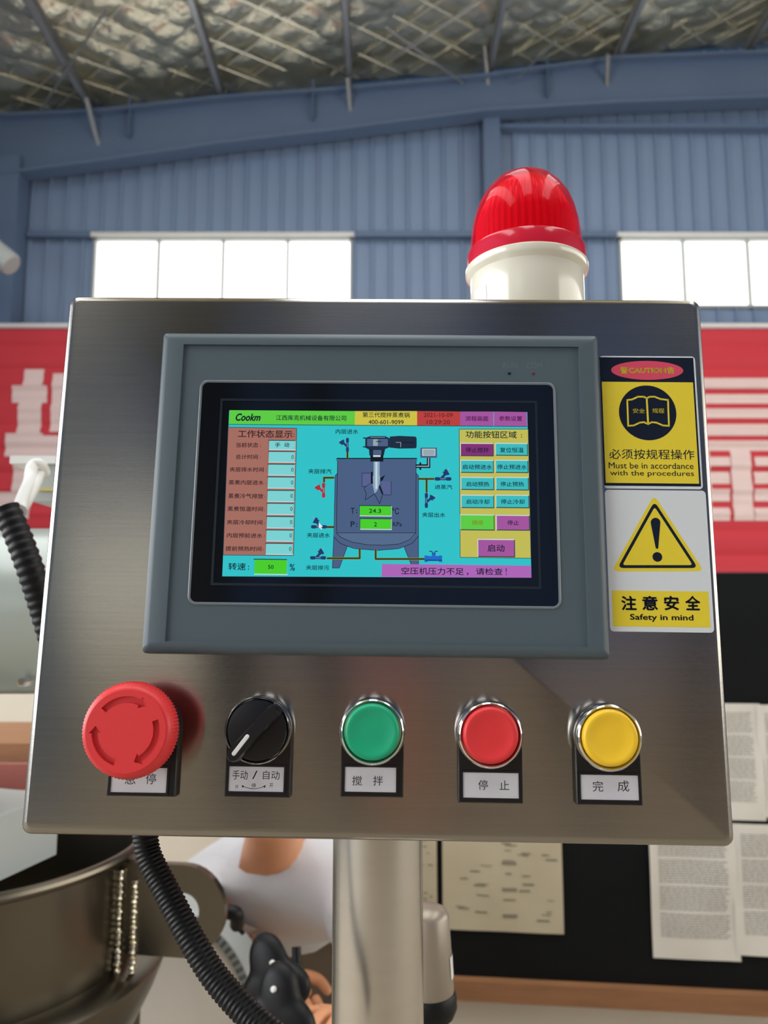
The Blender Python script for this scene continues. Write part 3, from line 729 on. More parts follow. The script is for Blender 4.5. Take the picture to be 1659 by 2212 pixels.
# ---------------------------------------------------------------- stickers
st = plate_px('warning_sticker', M_sw, cb, (1306, 1056, 1500, 769), 0, .0002) if False else None
def sticker(q, label):
    a = P(q[0], q[3], .0002); c = P(q[2], q[1], .0002)
    o = plate('safety_sticker', M_sw, cb, a[0], a[1], c[0], c[1], 0, .00022, .0018, .00005); o['label'] = label; return o
s1 = sticker((1305, 770, 1501, 1055), 'yellow and black caution sticker with open book symbol')
s2 = sticker((1318, 1060, 1524, 1364), 'white sticker with yellow exclamation mark triangle')
h1 = .00026
def st_part(name, m, par, draw, k=0):
    b = MB(); draw(b, h1 + k * .00004); return b.build(name, m, par, recalc=False)
st_part('print_border', M_sb, s1, lambda b, h: rect_ax(b, (1305, 773, 1497.5, 1049), h))
st_part('yellow_field', M_sy, s1, lambda b, h: rect_ax(b, (1308.5, 826, 1497, 1043), h), 1)
def ell(b, h, cx, cy, rx, ry=None, n=48):
    c = P(cx, cy, h); r = P(cx + rx, cy, h)[0] - c[0]; r2 = r if ry is None else c[1] - P(cx, cy + ry, h)[1]
    b.add([(c[0] + r * cos(2 * pi * i / n), -h, c[1] + r2 * sin(2 * pi * i / n)) for i in range(n)], [tuple(range(n))])
st_part('red_oval', M_sr, s1, lambda b, h: ell(b, h, 1398, 800, 78, 20.5), 2)
st_part('black_disc', M_sb, s1, lambda b, h: ell(b, h, 1399, 891.5, 62), 2)
bk = [(1355, 864), (1365, 863), (1378, 857), (1390, 857), (1397, 860), (1404, 857), (1414, 857), (1427, 862), (1443, 864), (1445, 920), (1432, 919), (1418, 913), (1408, 912), (1400, 916), (1391, 912), (1382, 913), (1369, 919), (1357, 920)]
def book(b, h):
    def pl(pts, t):
        for (xa, ya), (xb, yb_) in zip(pts, pts[1:]):
            L = sqrt((xb - xa) ** 2 + (yb_ - ya) ** 2); ux_, uy_ = (xb - xa) / L, (yb_ - ya) / L
            xa -= ux_ * t / 2; ya -= uy_ * t / 2; xb += ux_ * t / 2; yb_ += uy_ * t / 2
            poly_px(b, [(xa - uy_ * t / 2, ya + ux_ * t / 2), (xb - uy_ * t / 2, yb_ + ux_ * t / 2), (xb + uy_ * t / 2, yb_ - ux_ * t / 2), (xa + uy_ * t / 2, ya - ux_ * t / 2)], h)
    pl(bk + [bk[0]], 3.6); pl([(1397, 860), (1400, 915)], 4)
st_part('book_symbol', M_sy, s1, book, 3)
def sw(items, m, par, k, name='lettering'):
    b = MB()
    for s_, q, bo in items: text_px(b, s_, q, h1 + k * .00004, bo)
    b.build(name, m, par, recalc=False)
sw([('警', (1340, 792.5, 1356, 807.5), .025), ('CAUTION', (1358, 794.5, 1439, 806), .03), ('告', (1441, 792.5, 1457, 807.5), .025), ], M_sy, s1, 4)
sw([('安全', (1367, 882, 1393, 892.5), .012), ('规程', (1409, 882, 1435, 892.5), .012)], M_sy, s1, 4)
sw([('必须按规程操作', (1316, 970.5, 1500, 992), 0.0), ('Must be in accordance', (1315, 999.5, 1498, 1012.5), .0), ('with the procedures', (1318, 1016.5, 1499, 1031), .0)], M_sb, s1, 3)
def tri(b, h, s, cxy, rad, n=6):
    # rounded triangle around the centroid
    pts = [(1413, 1071), (1323, 1233), (1519, 1233)]; c = ((1413 + 1323 + 1519) / 3, (1071 + 1233 + 1233) / 3)
    V = [(P(x, y, h)) for x, y in pts]; C = P(*c, h); V = [(C[0] + (v[0] - C[0]) * s, C[1] + (v[1] - C[1]) * s) for v in V]
    out = []
    for i in range(3):
        a_, v, c_ = Vector(V[i - 1]), Vector(V[i]), Vector(V[(i + 1) % 3]); d1, d2 = (a_ - v).normalized(), (c_ - v).normalized()
        for k in range(n + 1):
            t = k / n; p0, p2 = v + d1 * rad, v + d2 * rad; out.append(tuple(p0 * (1 - t) ** 2 + v * 2 * t * (1 - t) + p2 * t * t))
    b.add([(x, -h, z) for x, z in out], [tuple(range(len(out)))])
st_part('yellow_triangle', M_sy, s2, lambda b, h: tri(b, h, 1.02, 0, .0035), 0)
st_part('triangle_outline', M_sb, s2, lambda b, h: tri(b, h, .89, 0, .003), 1)
st_part('yellow_triangle', M_sy, s2, lambda b, h: tri(b, h, .775, 0, .0015), 2)
def excl(b, h):
    top = [(1416 + 10.5 * cos(radians(a)), 1129 - 10.5 * sin(radians(a))) for a in range(0, 181, 15)]
    poly_px(b, [(1422, 1184), (1419.5, 1186)] + [(1416.5, 1184)] + top[::-1], h); ell(b, h, 1420, 1203, 10.5)
st_part('exclamation_mark', M_sb, s2, excl, 3)
st_part('yellow_band', M_sy, s2, lambda b, h: rect_ax(b, (1324.5, 1278, 1530, 1353), h), 0)
sw([('注', (1342, 1287, 1375, 1318.5), .03), ('意', (1387, 1287, 1421, 1318.5), .03), ('安', (1434, 1287, 1467, 1318.5), .03), ('全', (1480, 1287, 1513, 1318.5), .03), ('Safety in mind', (1361, 1327, 1498, 1343.5), .02)], M_sb, s2, 2)

# ---------------------------------------------------------------- buttons
def holder(cx_px, cy_px, x0, x1, ybot, name, label):
    """black legend plate: round top around the button, square bottom; returns (object, centre x, centre z)"""
    hh = .0035
    c = P((x0 + x1) / 2, cy_px, hh); a = P(x0, ybot, hh); d = P(x1, ybot, hh); xa, xd, zb_ = a[0], d[0], a[1]
    xm = (xa + xd) / 2; r = (xd - xa) / 2; zc = P(cx_px, cy_px, hh)[1]
    pts = [(xa, zb_), (xd, zb_)] + [(xm + r * cos(radians(t)), zc + r * sin(radians(t))) for t in range(0, 181, 9)]
    b = MB(); n = len(pts); m0 = Vector((xm, (zb_ + zc) / 2))
    def ring(e, y): return [(p[0] + (m0.x - p[0]) * e / r, -y, p[1] + (m0.y - p[1]) * e / r) for p in pts]
    b.loft([ring(0, 0), ring(0, hh - .0005), ring(.0005, hh)])
    o = b.build(name, M_black, cb, smooth=True, ang=25); o['label'] = label
    return o, xm, zc
def legend(o, q, items, extra=None):
    plate_px('name_card', M_paper, o, q, .0035, .0037, .0002, .00005)
    a = P(q[0], q[3], .0037); c = P(q[2], q[1], .0037); e = .0009
    vs, fs = curve_prism([lp(a[0] - e, a[1] - e, c[0] + e, c[1] + e), lp(a[0], a[1], c[0], c[1])], .0003)
    b = MB(); b.add([(v[0], v[1] - .0038, v[2]) for v in vs], fs); b.build('card_frame', M_black, o)
    b = MB()
    for s_, qq, bo in items: text_px(b, s_, qq, .00376, bo)
    if extra: extra(b)
    b.build('lettering', M_ink, o, recalc=False)
def chrome_ring(o, x, z, r=.0147, h=.0105, hole=.0128):
    b = MB(); b.lathe([(r - .001, .0035), (r, .0045), (r, h - .0028), (r - .0003, h - .001), (r - .0009, h - .0002), (hole + .0006, h), (hole, h - .0006), (hole, h - .004)], (x, 0, z), 'y', 72, closed=False)
    return b.build('chrome_bezel', M_chrome, o, smooth=True, ang=60)
def push(cx_px, cy_px, x0, x1, yb_, m, colname, q, items):
    o, xm, zc = holder(cx_px, cy_px, x0, x1, yb_, 'push_button', colname + ' push button in a chrome ring')
    x, z = P(cx_px, cy_px, .0105)
    chrome_ring(o, x, z)
    R_ = .0124
    pr = [(R_ - .0003, .004), (R_, .0095), (R_ - .0002, .0108), (R_ - .0008, .0118), (R_ - .0016, .0122)]
    for k in range(1, 9): rr_ = (R_ - .0016) * (1 - k / 8.2); pr.append((rr_, .0122 - .0011 * sin(pi / 2 * min(1, (R_ - .0016 - rr_) / .006))))
    b = MB(); b.lathe(pr, (x, 0, z), 'y', 64); b.build('button_cap', m, o, smooth=True, ang=60)['label'] = colname + ' concave cap'
    legend(o, q, items); return o
push(804, 1581, 735, 871, 1721, M_green, 'green', (744, 1658, 856, 1710), [('搅', (761, 1676, 782, 1697), 0), ('拌', (806, 1676, 827, 1697), 0)])
push(1060, 1588, 990, 1130, 1734, M_redb, 'red', (1000, 1670, 1120, 1723), [('停', (1033, 1685, 1054, 1706), 0), ('止', (1079, 1686, 1100, 1706), 0)])
push(1318, 1594, 1246, 1389, 1738, M_yel, 'yellow', (1255, 1675, 1378, 1727), [('完', (1280, 1687, 1303, 1710), 0), ('成', (1334, 1686, 1359, 1710), 0)])
# selector switch
o, xm, zc = holder(554, 1578, 484, 626, 1721, 'selector_switch', 'black rotary selector switch turned to lower left')
x, z = P(555, 1578, .0105); chrome_ring(o, x, z, .0149, .0105, .0136)
b = MB(); b.lathe([(.0134, .003), (.0134, .0098), (.0130, .0104), (.0120, .0106)], (x, 0, z), 'y', 64); b.build('dial', M_black, o, smooth=True)
A, B = Vector(P(586, 1541, .018)), Vector(P(503, 1631, .018)); d = (B - A).normalized(); nn = Vector((-d.y, d.x)); r = .0031
def capsule(r_, A_, B_): return [(A_ + (nn * cos(t) - d * sin(t)) * r_) for t in [pi * i / 8 for i in range(9)]] + [(B_ + (-nn * cos(t) + d * sin(t)) * r_) for t in [pi * i / 8 for i in range(9)]]
b = MB(); b.loft([[(p.x, -y, p.y) for p in capsule(q_, A, B)] for q_, y in ((r + .0006, .010), (r + .0001, .0165), (r - .0006, .018))]); b.build('lever', M_black, o, smooth=True, ang=50)
I0, I1 = Vector(P(534, 1591, .0181)), Vector(P(505, 1628, .0181))
b = MB(); b.loft([[(p.x, -y, p.y) for p in capsule(q_, I0, I1)] for q_, y in ((.0009, .0175), (.0009, .0181), (.0007, .0183))]); b.build('pointer_mark', M_white, o)['label'] = 'white pointer mark'
def arc(b):
    n = 12; pts = [(523 + 50 * i / n, 1698 + 6 * sin(pi * i / n)) for i in range(n + 1)]
    for (xa_, ya_), (xb_, yb_) in zip(pts, pts[1:]): poly_px(b, [(xa_, ya_ - .6), (xb_, yb_ - .6), (xb_, yb_ + .6), (xa_, ya_ + .6)], .00376)
    poly_px(b, [(522, 1695.5), (528, 1698.5), (523.5, 1702)], .00377); poly_px(b, [(574, 1695.5), (567.5, 1699), (572.5, 1702)], .00377)
legend(o, (493, 1657, 614, 1709), [('手动', (502, 1664, 535, 1684), 0), ('/', (545, 1665, 556, 1683), -.01), ('自动', (568, 1665, 604, 1684), 0), ('开', (508, 1696, 515, 1704), 0), ('停', (543, 1692, 553, 1702), 0), ('开', (582, 1692, 590, 1702), 0)], arc)
# emergency stop
o, xm, zc = holder(304, 1578, 229, 378, 1719, 'emergency_stop', 'large red mushroom emergency stop with twist arrows')
legend(o, (238, 1659, 362, 1711), [('急', (270, 1671, 293, 1694), 0), ('停', (315, 1671, 337, 1694), 0)])
H = .026; x, z = P(271, 1580, H)
b = MB(); b.lathe([(.0125, .003), (.0125, .008), (.0105, .009), (.0100, .0165)], (x, 0, z), 'y', 48); b.build('stem', M_black, o, smooth=True)
def kn(i, t): return .00032 * cos(84 * t) if 2 <= i <= 4 else 0
r0 = .0202
b = MB(); b.lathe([(.010, .0155), (r0 - .0012, .0155), (r0, .0165), (r0 + .0002, .019), (r0, .0215), (r0 - .0006, .0230), (r0 - .0014, H - .0013), (.0180, H - .0004), (.0172, H - .0002), (.0168, H - .0016)], (x, 0, z), 'y', 336, mod=kn)
b.build('mushroom_head', M_redb, o, smooth=True, ang=50)
def arrow(a0, a1, r_in, r_out, ah=13, w_=.0012):
    """curved arrow (clockwise on screen) from angle a0 down to a1"""
    n = 14; P_ = []
    A0, A1 = radians(a0), radians(a1)
    for i in range(n + 1): t = A0 + (A1 - A0) * i / n; P_.append((x + r_out * cos(t), z + r_out * sin(t)))
    P_.append((x + (r_out + w_) * cos(A1), z + (r_out + w_) * sin(A1)))
    rm = (r_in + r_out) / 2; te = A1 - radians(ah); P_.append((x + rm * cos(te), z + rm * sin(te)))
    P_.append((x + (r_in - w_) * cos(A1), z + (r_in - w_) * sin(A1)))
    for i in range(n, -1, -1): t = A0 + (A1 - A0) * i / n; P_.append((x + r_in * cos(t), z + r_in * sin(t)))
    return P_
circ = [(x + .0172 * cos(2 * pi * i / 96), z + .0172 * sin(2 * pi * i / 96)) for i in range(96)]
vs, fs = curve_prism([circ, arrow(140, 66, .0118, .0146), arrow(21, -58, .0118, .0146), arrow(254, 184, .0118, .0146)], .0007)
b = MB(); b.add([(v[0], v[1] - H + .0007, v[2]) for v in vs], fs); b.build('arrow_plate', M_redb, o)['label'] = 'flat red top with three recessed curved arrows'

# ---------------------------------------------------------------- beacon on the box
bc = at(1137, 600, .428); zb0 = (BASE + R @ Vector((0, .05, PH))).z - .0005
be = empty('warning_beacon', (bc.x, bc.y, zb0), 'red domed warning beacon with ivory base standing on top of the control box', 'warning light')
zr = .0385
b = MB(); b.lathe([(.0318, 0), (.0325, .001), (.0325, zr - .002), (.0345, zr), (.0352, zr + .001), (.0352, zr + .004), (.0345, zr + .0048), (.030, zr + .005)], (0, 0, 0), 'z', 96); b.build('base', M_ivory, be, smooth=True)
m = bpy.data.materials.new('red_clear_dome'); m.use_nodes = True; nt = m.node_tree; pb = nt.nodes['Principled BSDF']
pb.inputs['Base Color'].default_value = lin((235, 22, 50)) + (1,); pb.inputs['Roughness'].default_value = .06; pb.inputs['Specular IOR Level'].default_value = .6
tr_ = nt.nodes.new('ShaderNodeBsdfTransparent'); tr_.inputs[0].default_value = (1.0, .34, .42, 1)
mx = nt.nodes.new('ShaderNodeMixShader'); lw = nt.nodes.new('ShaderNodeLayerWeight'); lw.inputs[0].default_value = .35
mr = nt.nodes.new('ShaderNodeMapRange'); mr.inputs[3].default_value = .08; mr.inputs[4].default_value = .5
nt.links.new(lw.outputs['Facing'], mr.inputs[0]); nt.links.new(mr.outputs[0], mx.inputs[0]); nt.links.new(tr_.outputs[0], mx.inputs[1]); nt.links.new(pb.outputs[0], mx.inputs[2])
nt.links.new(mx.outputs[0], nt.nodes['Material Output'].inputs[0])
M_dome = m
m = bpy.data.materials.new('red_lens'); m.use_nodes = True; nt = m.node_tree; pb = nt.nodes['Principled BSDF']
pb.inputs['Base Color'].default_value = lin((222, 44, 74)) + (1,); pb.inputs['Roughness'].default_value = .12; pb.inputs['Specular IOR Level'].default_value = .9
tl = nt.nodes.new('ShaderNodeBsdfTranslucent'); tl.inputs[0].default_value = (1.0, .05, .1, 1)
mx = nt.nodes.new('ShaderNodeMixShader'); mx.inputs[0].default_value = .45
nt.links.new(pb.outputs[0], mx.inputs[1]); nt.links.new(tl.outputs[0], mx.inputs[2]); nt.links.new(mx.outputs[0], nt.nodes['Material Output'].inputs[0])
M_lens = m
z0 = zr + .0045
b = MB(); b.lathe([(.0335, z0), (.0342, z0 + .001), (.0340, z0 + .0085), (.0332, z0 + .0100), (.0322, z0 + .0103)], (0, 0, 0), 'z', 96); b.build('dome_collar', M_lens, be, smooth=True)
pr = [(.0322, z0 + .0102), (.0318, z0 + .018), (.0308, z0 + .026), (.0290, z0 + .034), (.0262, z0 + .0415), (.0222, z0 + .048), (.0170, z0 + .0535), (.0110, z0 + .0572), (.0052, z0 + .0592), (.0004, z0 + .0598)]
b = MB(); b.lathe(pr, (0, 0, 0), 'z', 96); b.build('dome', M_dome, be, smooth=True, ang=60)
b = MB(); n = 320
def rib(i, t): return .0015 * (max(0, cos(46 * t)) ** .5) - .0010 if 0 < i < 4 else 0
b.lathe([(.0285, z0 + .006), (.0285, z0 + .011), (.0285, z0 + .026), (.0266, z0 + .033), (.0235, z0 + .041), (.0190, z0 + .048), (.0120, z0 + .0535), (.001, z0 + .056)], (0, 0, 0), 'z', n, mod=rib); b.build('ribbed_lens', M_lens, be, smooth=True, ang=60)
# sticker at the left edge of the base
b = MB(); vs = []; fs = []
for i in range(9):
    t = radians(196 + i * 2.6); vs += [(.0327 * cos(t), .0327 * sin(t), .002), (.0327 * cos(t), .0327 * sin(t), .026)]
for i in range(8): fs.append((2 * i, 2 * i + 2, 2 * i + 3, 2 * i + 1))
b.add(vs, fs); b.build('maker_label', M_white, be, recalc=False)

# ---------------------------------------------------------------- post under the box
pc = at(816, 1900, .425); zt_p = (BASE + R @ Vector((0, .06, 0))).z
po = empty('steel_post', (pc.x, pc.y, 0), 'round satin stainless steel post holding up the control box', 'post')
b = MB(); b.lathe([(.0237, .012), (.0237, zt_p - .001)], (0, 0, 0), 'z', 64); b.build('tube', M_steel2, po, smooth=True)
b = MB(); b.lathe([(.0237, zt_p - .006), (.0262, zt_p - .003), (.0266, zt_p - .001), (.0237, zt_p - .0005)], (0, 0, 0), 'z', 64, mod=lambda i, t: .0006 * sin(40 * t) if 0 < i < 3 else 0); b.build('weld_bead', M_weld, po, smooth=True)
b = MB(); b.lathe([(.12, 0), (.12, .010), (.118, .012), (.024, .012)], (0, 0, 0), 'z', 48); b.build('base_plate', M_steel2, po, smooth=True)

# ---------------------------------------------------------------- ribbed black conduits
def conduit(pts, r, pitch, name, label, cat='conduit', m=M_blacks):
    path = catmull(pts, 40); L = sum((b_ - a_).length for a_, b_ in zip(path, path[1:])); n = int(L / pitch * 4)
    # even steps
    out = []; acc = 0; seg = 0; step = L / n; dist = 0; i = 0; cur = path[0]; out.append(cur); need = step
    for a_, b_ in zip(path, path[1:]):
        l = (b_ - a_).length; s_ = 0
        while need <= l - s_ + 1e-9:
            s_ += need; out.append(a_ + (b_ - a_) * (s_ / l)); need = step
        need -= (l - s_)
    b = MB(); b.tube(out, lambda i: r * (1.0 if i % 4 in (0, 1) else .90 if i % 4 == 2 else .94), 20)
    o = b.build(name, m, smooth=True, ang=80); return tag(o, label, cat)
conduit([at(312, 1790, .402), at(322, 1850, .400), at(362, 1930, .394), at(414, 2030, .386), at(468, 2115, .380), at(540, 2195, .372), at(640, 2290, .362), at(700, 2420, .355)], .0064, .0023, 'ribbed_conduit', 'black ribbed conduit dropping from the bottom of the control box')
c2 = conduit([at(12, 1098, .60), at(36, 1150, .60), at(66, 1230, .60), at(92, 1310, .605), at(118, 1400, .61), at(140, 1500, .62)], .0105, .0066, 'ribbed_conduit', 'black ribbed conduit behind the upper left edge of the control box')

# ---------------------------------------------------------------- kettle with lug
kx, ky, kz = -.58, 1.12, CAMZ - .33
ke = empty('steam_kettle', (kx, ky, 0), 'round stainless steel cooking kettle at lower left with a rolled rim', 'kettle')
Rk = .232
b = MB(); b.lathe([(.02, kz - .36), (.10, kz - .345), (.17, kz - .30), (.212, kz - .235), (.226, kz - .17), (Rk - .002, kz - .10), (Rk - .002, kz - .008),
                   (Rk - .006, kz - .008), (Rk - .006, kz - .10), (.216, kz - .17), (.20, kz - .22), (.15, kz - .29), (.02, kz - .34)], (0, 0, 0), 'z', 96); b.build('bowl', M_kettle, ke, smooth=True, ang=60)
b = MB(); n = 10; b.lathe([(Rk + .001 + .007 * cos(2 * pi * i / n), kz - .004 + .007 * sin(2 * pi * i / n)) for i in range(n)], (0, 0, 0), 'z', 96, closed=True); b.build('rim', M_kettle, ke, smooth=True)
# steam jacket and legs
b = MB(); b.lathe([(Rk - .003, kz - .148), (.268, kz - .150), (.273, kz - .153), (.272, kz - .158), (.258, kz - .195), (.238, kz - .235), (.20, kz - .285), (.15, kz - .33), (.10, kz - .36), (.02, kz - .375)], (0, 0, 0), 'z', 96); b.build('jacket', M_kettle, ke, smooth=True, ang=60)
for a_ in (35, 145, 215, 325):
    lx, ly = .235 * cos(radians(a_)), .235 * sin(radians(a_)); b = MB(); b.tube([(lx, ly, 0), (lx, ly, kz - .26)], .016, 16); b.build('leg', M_kettle, ke, smooth=True)
# lug plate with a hole, radial toward +x, and weld beads
ang = radians(-8)
def lugpt(u, v, t):     # u outward from the wall, v up from the kettle rim, t thickness
    rx, ry = cos(ang), sin(ang); return ((Rk - .006 + u) * rx - t * ry, (Rk - .006 + u) * ry + t * rx, kz + v)
cu_, cv_, ro, ri = .092, -.069, .058, .023
outer = [(0, cv_ + ro)] + [(cu_ + ro * cos(radians(a_)), cv_ + ro * sin(radians(a_))) for a_ in range(90, -91, -9)] + [(0, cv_ - ro)]
hole = [(cu_ + ri * cos(radians(a_)), cv_ + ri * sin(radians(a_))) for a_ in range(0, 360, 12)]
vs, fs = curve_prism([outer, hole], .006)
b = MB(); b.add([lugpt(v[0], v[2], v[1]) for v in vs], fs); b.build('lifting_lug', M_kettle, ke)
for t, u_, va, vb in ((-.010, .006, -.020, -.150), (-.0085, .026, -.032, -.115)):
    pts = []; b = MB(); n = 60
    for i in range(n + 1):
        v = va + vb * i / n; pts.append(lugpt(u_, v, t))
    b.tube(pts, lambda i: .0042 + .0013 * sin(i * 1.9) + .0005 * sin(i * 5.1), 10); b.build('weld_bead', M_weld, ke, smooth=True)

# grey steel cover resting on the kettle rim
fp = [(-.478, .90), (-.434, 1.065), (-.76, 1.17), (-.80, .99)]
b = MB(); b.loft([[(x, y, z) for x, y in fp] for z in (kz + .004, kz + .079)] + [[(x * .99 - .0062, y * .99 + .01, kz + .082) for x, y in fp]])
o = b.build('steel_cover', M_grey); tag(o, 'pale grey metal cover box resting on the kettle rim', 'cover')

# geared tilting wheel behind the lug
gc = at(362, 2172, 1.45)
gw = empty('tilting_gear', gc, 'round pale tilting wheel with a toothed edge behind the kettle lug', 'gear', rot=(0, 0, radians(-12)))
b = MB(); rg = .179
b.lathe([(.02, -.03), (rg - .026, -.03), (rg - .026, .016), (rg - .034, .020), (.02, .024)], (0, 0, 0), 'y', 96); b.build('wheel_disc', M_sheet, gw, smooth=True)
b = MB(); b.lathe([(rg - .025, -.03), (rg, -.03), (rg, .020), (rg - .004, .026), (rg - .021, .026), (rg - .025, .020)], (0, 0, 0), 'y', 96, closed=True); b.build('wheel_rim', M_grey, gw, smooth=True)
b = MB()
for i in range(84):
    t = 2 * pi * i / 84; c_, s_ = cos(t), sin(t); hwid = .0032
    q = [(rg - .019, -hwid), (rg - .006, -hwid), (rg - .006, hwid), (rg - .019, hwid)]
    b.loft([[(r_ * c_ - w_ * s_, -y, r_ * s_ + w_ * c_) for r_, w_ in q] for y in (.024, .0285)])
o = b.build('tooth', M_dgrey, gw); o['kind'] = 'stuff'
# stand of the gear
b = MB(); b.box(-.04, .035, -gc.z, .04, .07, 0); b.build('stand', M_kettle, gw)

# black hand knobs in front of the wheel
def knob(px_, py_, Y, r_, lobes, rot, label, sp):
    c = at(px_, py_, Y); e = empty('hand_knob', c, label, 'knob', 'black hand knobs beside the kettle', rot=(radians(-8), 0, radians(-20)))
    b = MB(); md = lambda i, t: (r_ * .24 * cos(lobes * t + rot)) * (1 if 0 < i < 6 else .8)
    b.lathe([(r_ * .3, -.012), (r_ * .78, -.010), (r_ * .95, -.004), (r_, .002), (r_ * .93, .008), (r_ * .7, .012), (r_ * .25, .013)], (0, 0, 0), 'y', 72, mod=lambda i, t: md(i, t) if i not in (0, 6) else 0); b.build('knob_body', M_blacks, e, smooth=True, ang=70)
    b = MB(); b.lathe([(.003, .010), (.003, .015), (.002, .0165)], (sp[0], 0, sp[1]), 'y', 20); b.build('stud', M_white, e, smooth=True)['label'] = 'white stud'
    b = MB(); b.tube([(0, .01, 0), (0, .035, 0)], .006, 12); b.build('spindle', M_dgrey, e, smooth=True)
    return e
knob(590, 2112, .98, .041, 3, .4, 'upper black lobed hand knob with white stud below the box', (.004, .020))
knob(604, 2180, .86, .037, 3, 1.4, 'lower black lobed hand knob with white stud at the frame bottom', (-.002, .022))
b = MB(); p_ = [at(484, 1968, 1.25), at(510, 1975, 1.25), at(512, 1998, 1.27), at(525, 2015, 1.28)]
b.tube(catmull(p_[:3], 6), .011, 12); b.tube(catmull(p_[1:], 6), .004, 10); tag(b.build('cable_gland', M_blacks, smooth=True), 'small black cable gland standing above the toothed wheel', 'cable gland')
b = MB(); b.tube(catmull([at(640, 2045, 1.045), at(641, 2100, 1.035), at(634, 2180, 1.03), at(640, 2290, 1.02)], 10), .006, 12); tag(b.build('black_hose', M_blacks, smooth=True), 'thin black hose hanging in front of the brown trousers', 'hose')

# actuator behind the post
ac = at(925, 2060, .62)
ae = empty('air_cylinder', ac, 'small grey brown air cylinder mounted behind the right side of the post', 'air cylinder', rot=(0, radians(-3), 0))
zz = lambda y: (at(925, y, .62).z - ac.z)
b = MB(); b.lathe([(.004, zz(1954)), (.010, zz(1957)), (.0155, zz(1966)), (.0175, zz(1978)), (.0180, zz(2140)), (.0172, zz(2150))], (0, 0, 0), 'z', 40); b.build('barrel', mat('taupe_metal', (150, 138, 122), .35, .3), ae, smooth=True)
b = MB(); b.lathe([(.0185, zz(2142)), (.0196, zz(2150)), (.0196, zz(2176)), (.0165, zz(2196)), (.008, zz(2204))], (0, 0, 0), 'z', 40); b.build('end_cap', M_blacks, ae, smooth=True)
b = MB(); b.lathe([(.0125, zz(2190)), (.0145, zz(2194)), (.0145, zz(2216)), (.0125, zz(2220)), (.006, zz(2300))], (0, 0, 0), 'z', 6); b.build('chrome_nut', M_chrome, ae)
b = MB(); vs = []
for i in range(7):
    t = radians(-30 + i * 9); vs += [(.0183 * cos(t), .0183 * sin(t), zz(2108)), (.0183 * cos(t), .0183 * sin(t), zz(2060))]
b.add(vs, [(2 * i, 2 * i + 2, 2 * i + 3, 2 * i + 1) for i in range(6)]); b.build('white_tag', M_white, ae, recalc=False)
b = MB(); b.box(-.06, -.006, zz(2100), -.012, .006, zz(2080)); b.build('bracket', M_chrome, ae)

# ---------------------------------------------------------------- things behind the left edge
# gearbox drum
g0 = at(-1150, 1318, .95); g1 = at(190, 1318, .95); rgx = .1
b = MB(); L = g1.x - g0.x
dr = empty('motor_drum', (g0.x, g0.y, g0.z), 'large rounded grey metal drum behind the left edge of the control box', 'motor')
b.lathe([(.04, 0), (.085, .004), (rgx, .016), (rgx, L - .012), (rgx - .012, L), (.03, L)], (0, 0, 0), 'x', 96); b.build('drum_shell', mat('grey_enamel', (168, 176, 168), .28, .15, var=.04), dr, smooth=True)
b = MB(); c_ = at(42, 1474, .86); b.lathe([(.006, -.01), (.006, .004), (.004, .006)], (c_.x - g0.x, c_.y - g0.y + .01, c_.z - g0.z), 'y', 6); b.build('bolt', M_chrome, dr)
b = MB(); b.box(.02, -.05, -g0.z, .12, .05, -.09); b.build('drum_stand', M_dgrey, dr)
# junction box with cable
j0 = at(40, 1095, .78); j1 = at(190, 1000, .78)
je = empty('junction_box', (j0.x, .78, j0.z), 'small pale grey cable junction box with a lid above the drum', 'junction box')
X1 = j1.x - j0.x; Z1 = j1.z - j0.z
b = MB(); b.box(.012, 0, .006, X1, .06, Z1 - .002); b.build('box_body', M_grey, je)
b = MB(); b.box(-.008, -.008, Z1 - .002, X1, .068, Z1 + .006); b.build('lid', M_white, je)
b = MB(); b.box(.02, -.004, Z1 * .35, X1, 0, Z1 * .42); b.build('seam_strip', mat('pale_brass', (196, 186, 120), .4), je)
b = MB(); b.tube(catmull([at(96, 1022, .765), at(86, 1003, .75), at(70, 1008, .745), at(64, 1040, .73), at(50, 1075, .68), at(42, 1105, .61)], 10), .0058, 14); b.tube(catmull([at(90, 1004, .765), at(78, 1040, .74), at(58, 1080, .69), at(40, 1108, .61)], 10), .0055, 14)
tag(b.build('white_cable', M_white, smooth=True), 'white cable curling from the junction box into the black ribbed conduit', 'cable')
# plank shelf with dark apron and dull red crate on the left
s0 = at(-300, 1606, 1.75); s1 = at(150, 1646, 1.75)
se = empty('wooden_shelf', (s0.x, 1.75, 0), 'brown edged work shelf with a dark front rail left of the box', 'shelf')
b = MB(); b.box(0, 0, s1.z, s1.x - s0.x, .32, s0.z); b.build('shelf_board', M_wood, se)
b = MB(); b.box(.02, .02, at(0, 1690, 1.75).z, s1.x - s0.x - .02, .05, s1.z); b.build('front_rail', M_dgrey, se)
for dx_ in (.04, s1.x - s0.x - .08): b = MB(); b.box(dx_, .06, 0, dx_ + .04, .10, s1.z); b.build('leg', M_dgrey, se)
c0 = at(-240, 1760, 1.6); c1 = at(290, 1700, 1.6); cz = at(0, 1700, 1.6).z
ce = MB(); zb_c = 0.0
ce.loft([rr(c0.x + .03, 0, c1.x - .1, .012, .004, 0), rr(c0.x + .03, 0, c1.x - .1, .012, .004, 0)]) if False else None
def tub(name, x0, x1, y0, y1, z0, z1, m, label, cat, t=.006, flare=.03):
    b = MB()
    def ring(e, z): return [(x0 - e, y0 - e, z), (x1 + e, y0 - e, z), (x1 + e, y1 + e, z), (x0 - e, y1 + e, z)]
    b.loft([ring(0, z0), ring(flare, z1 - .01), ring(flare + .01, z1 - .01), ring(flare + .01, z1), ring(flare - t, z1), ring(-t, z0 + t)]); return tag(b.build(name, m), label, cat)
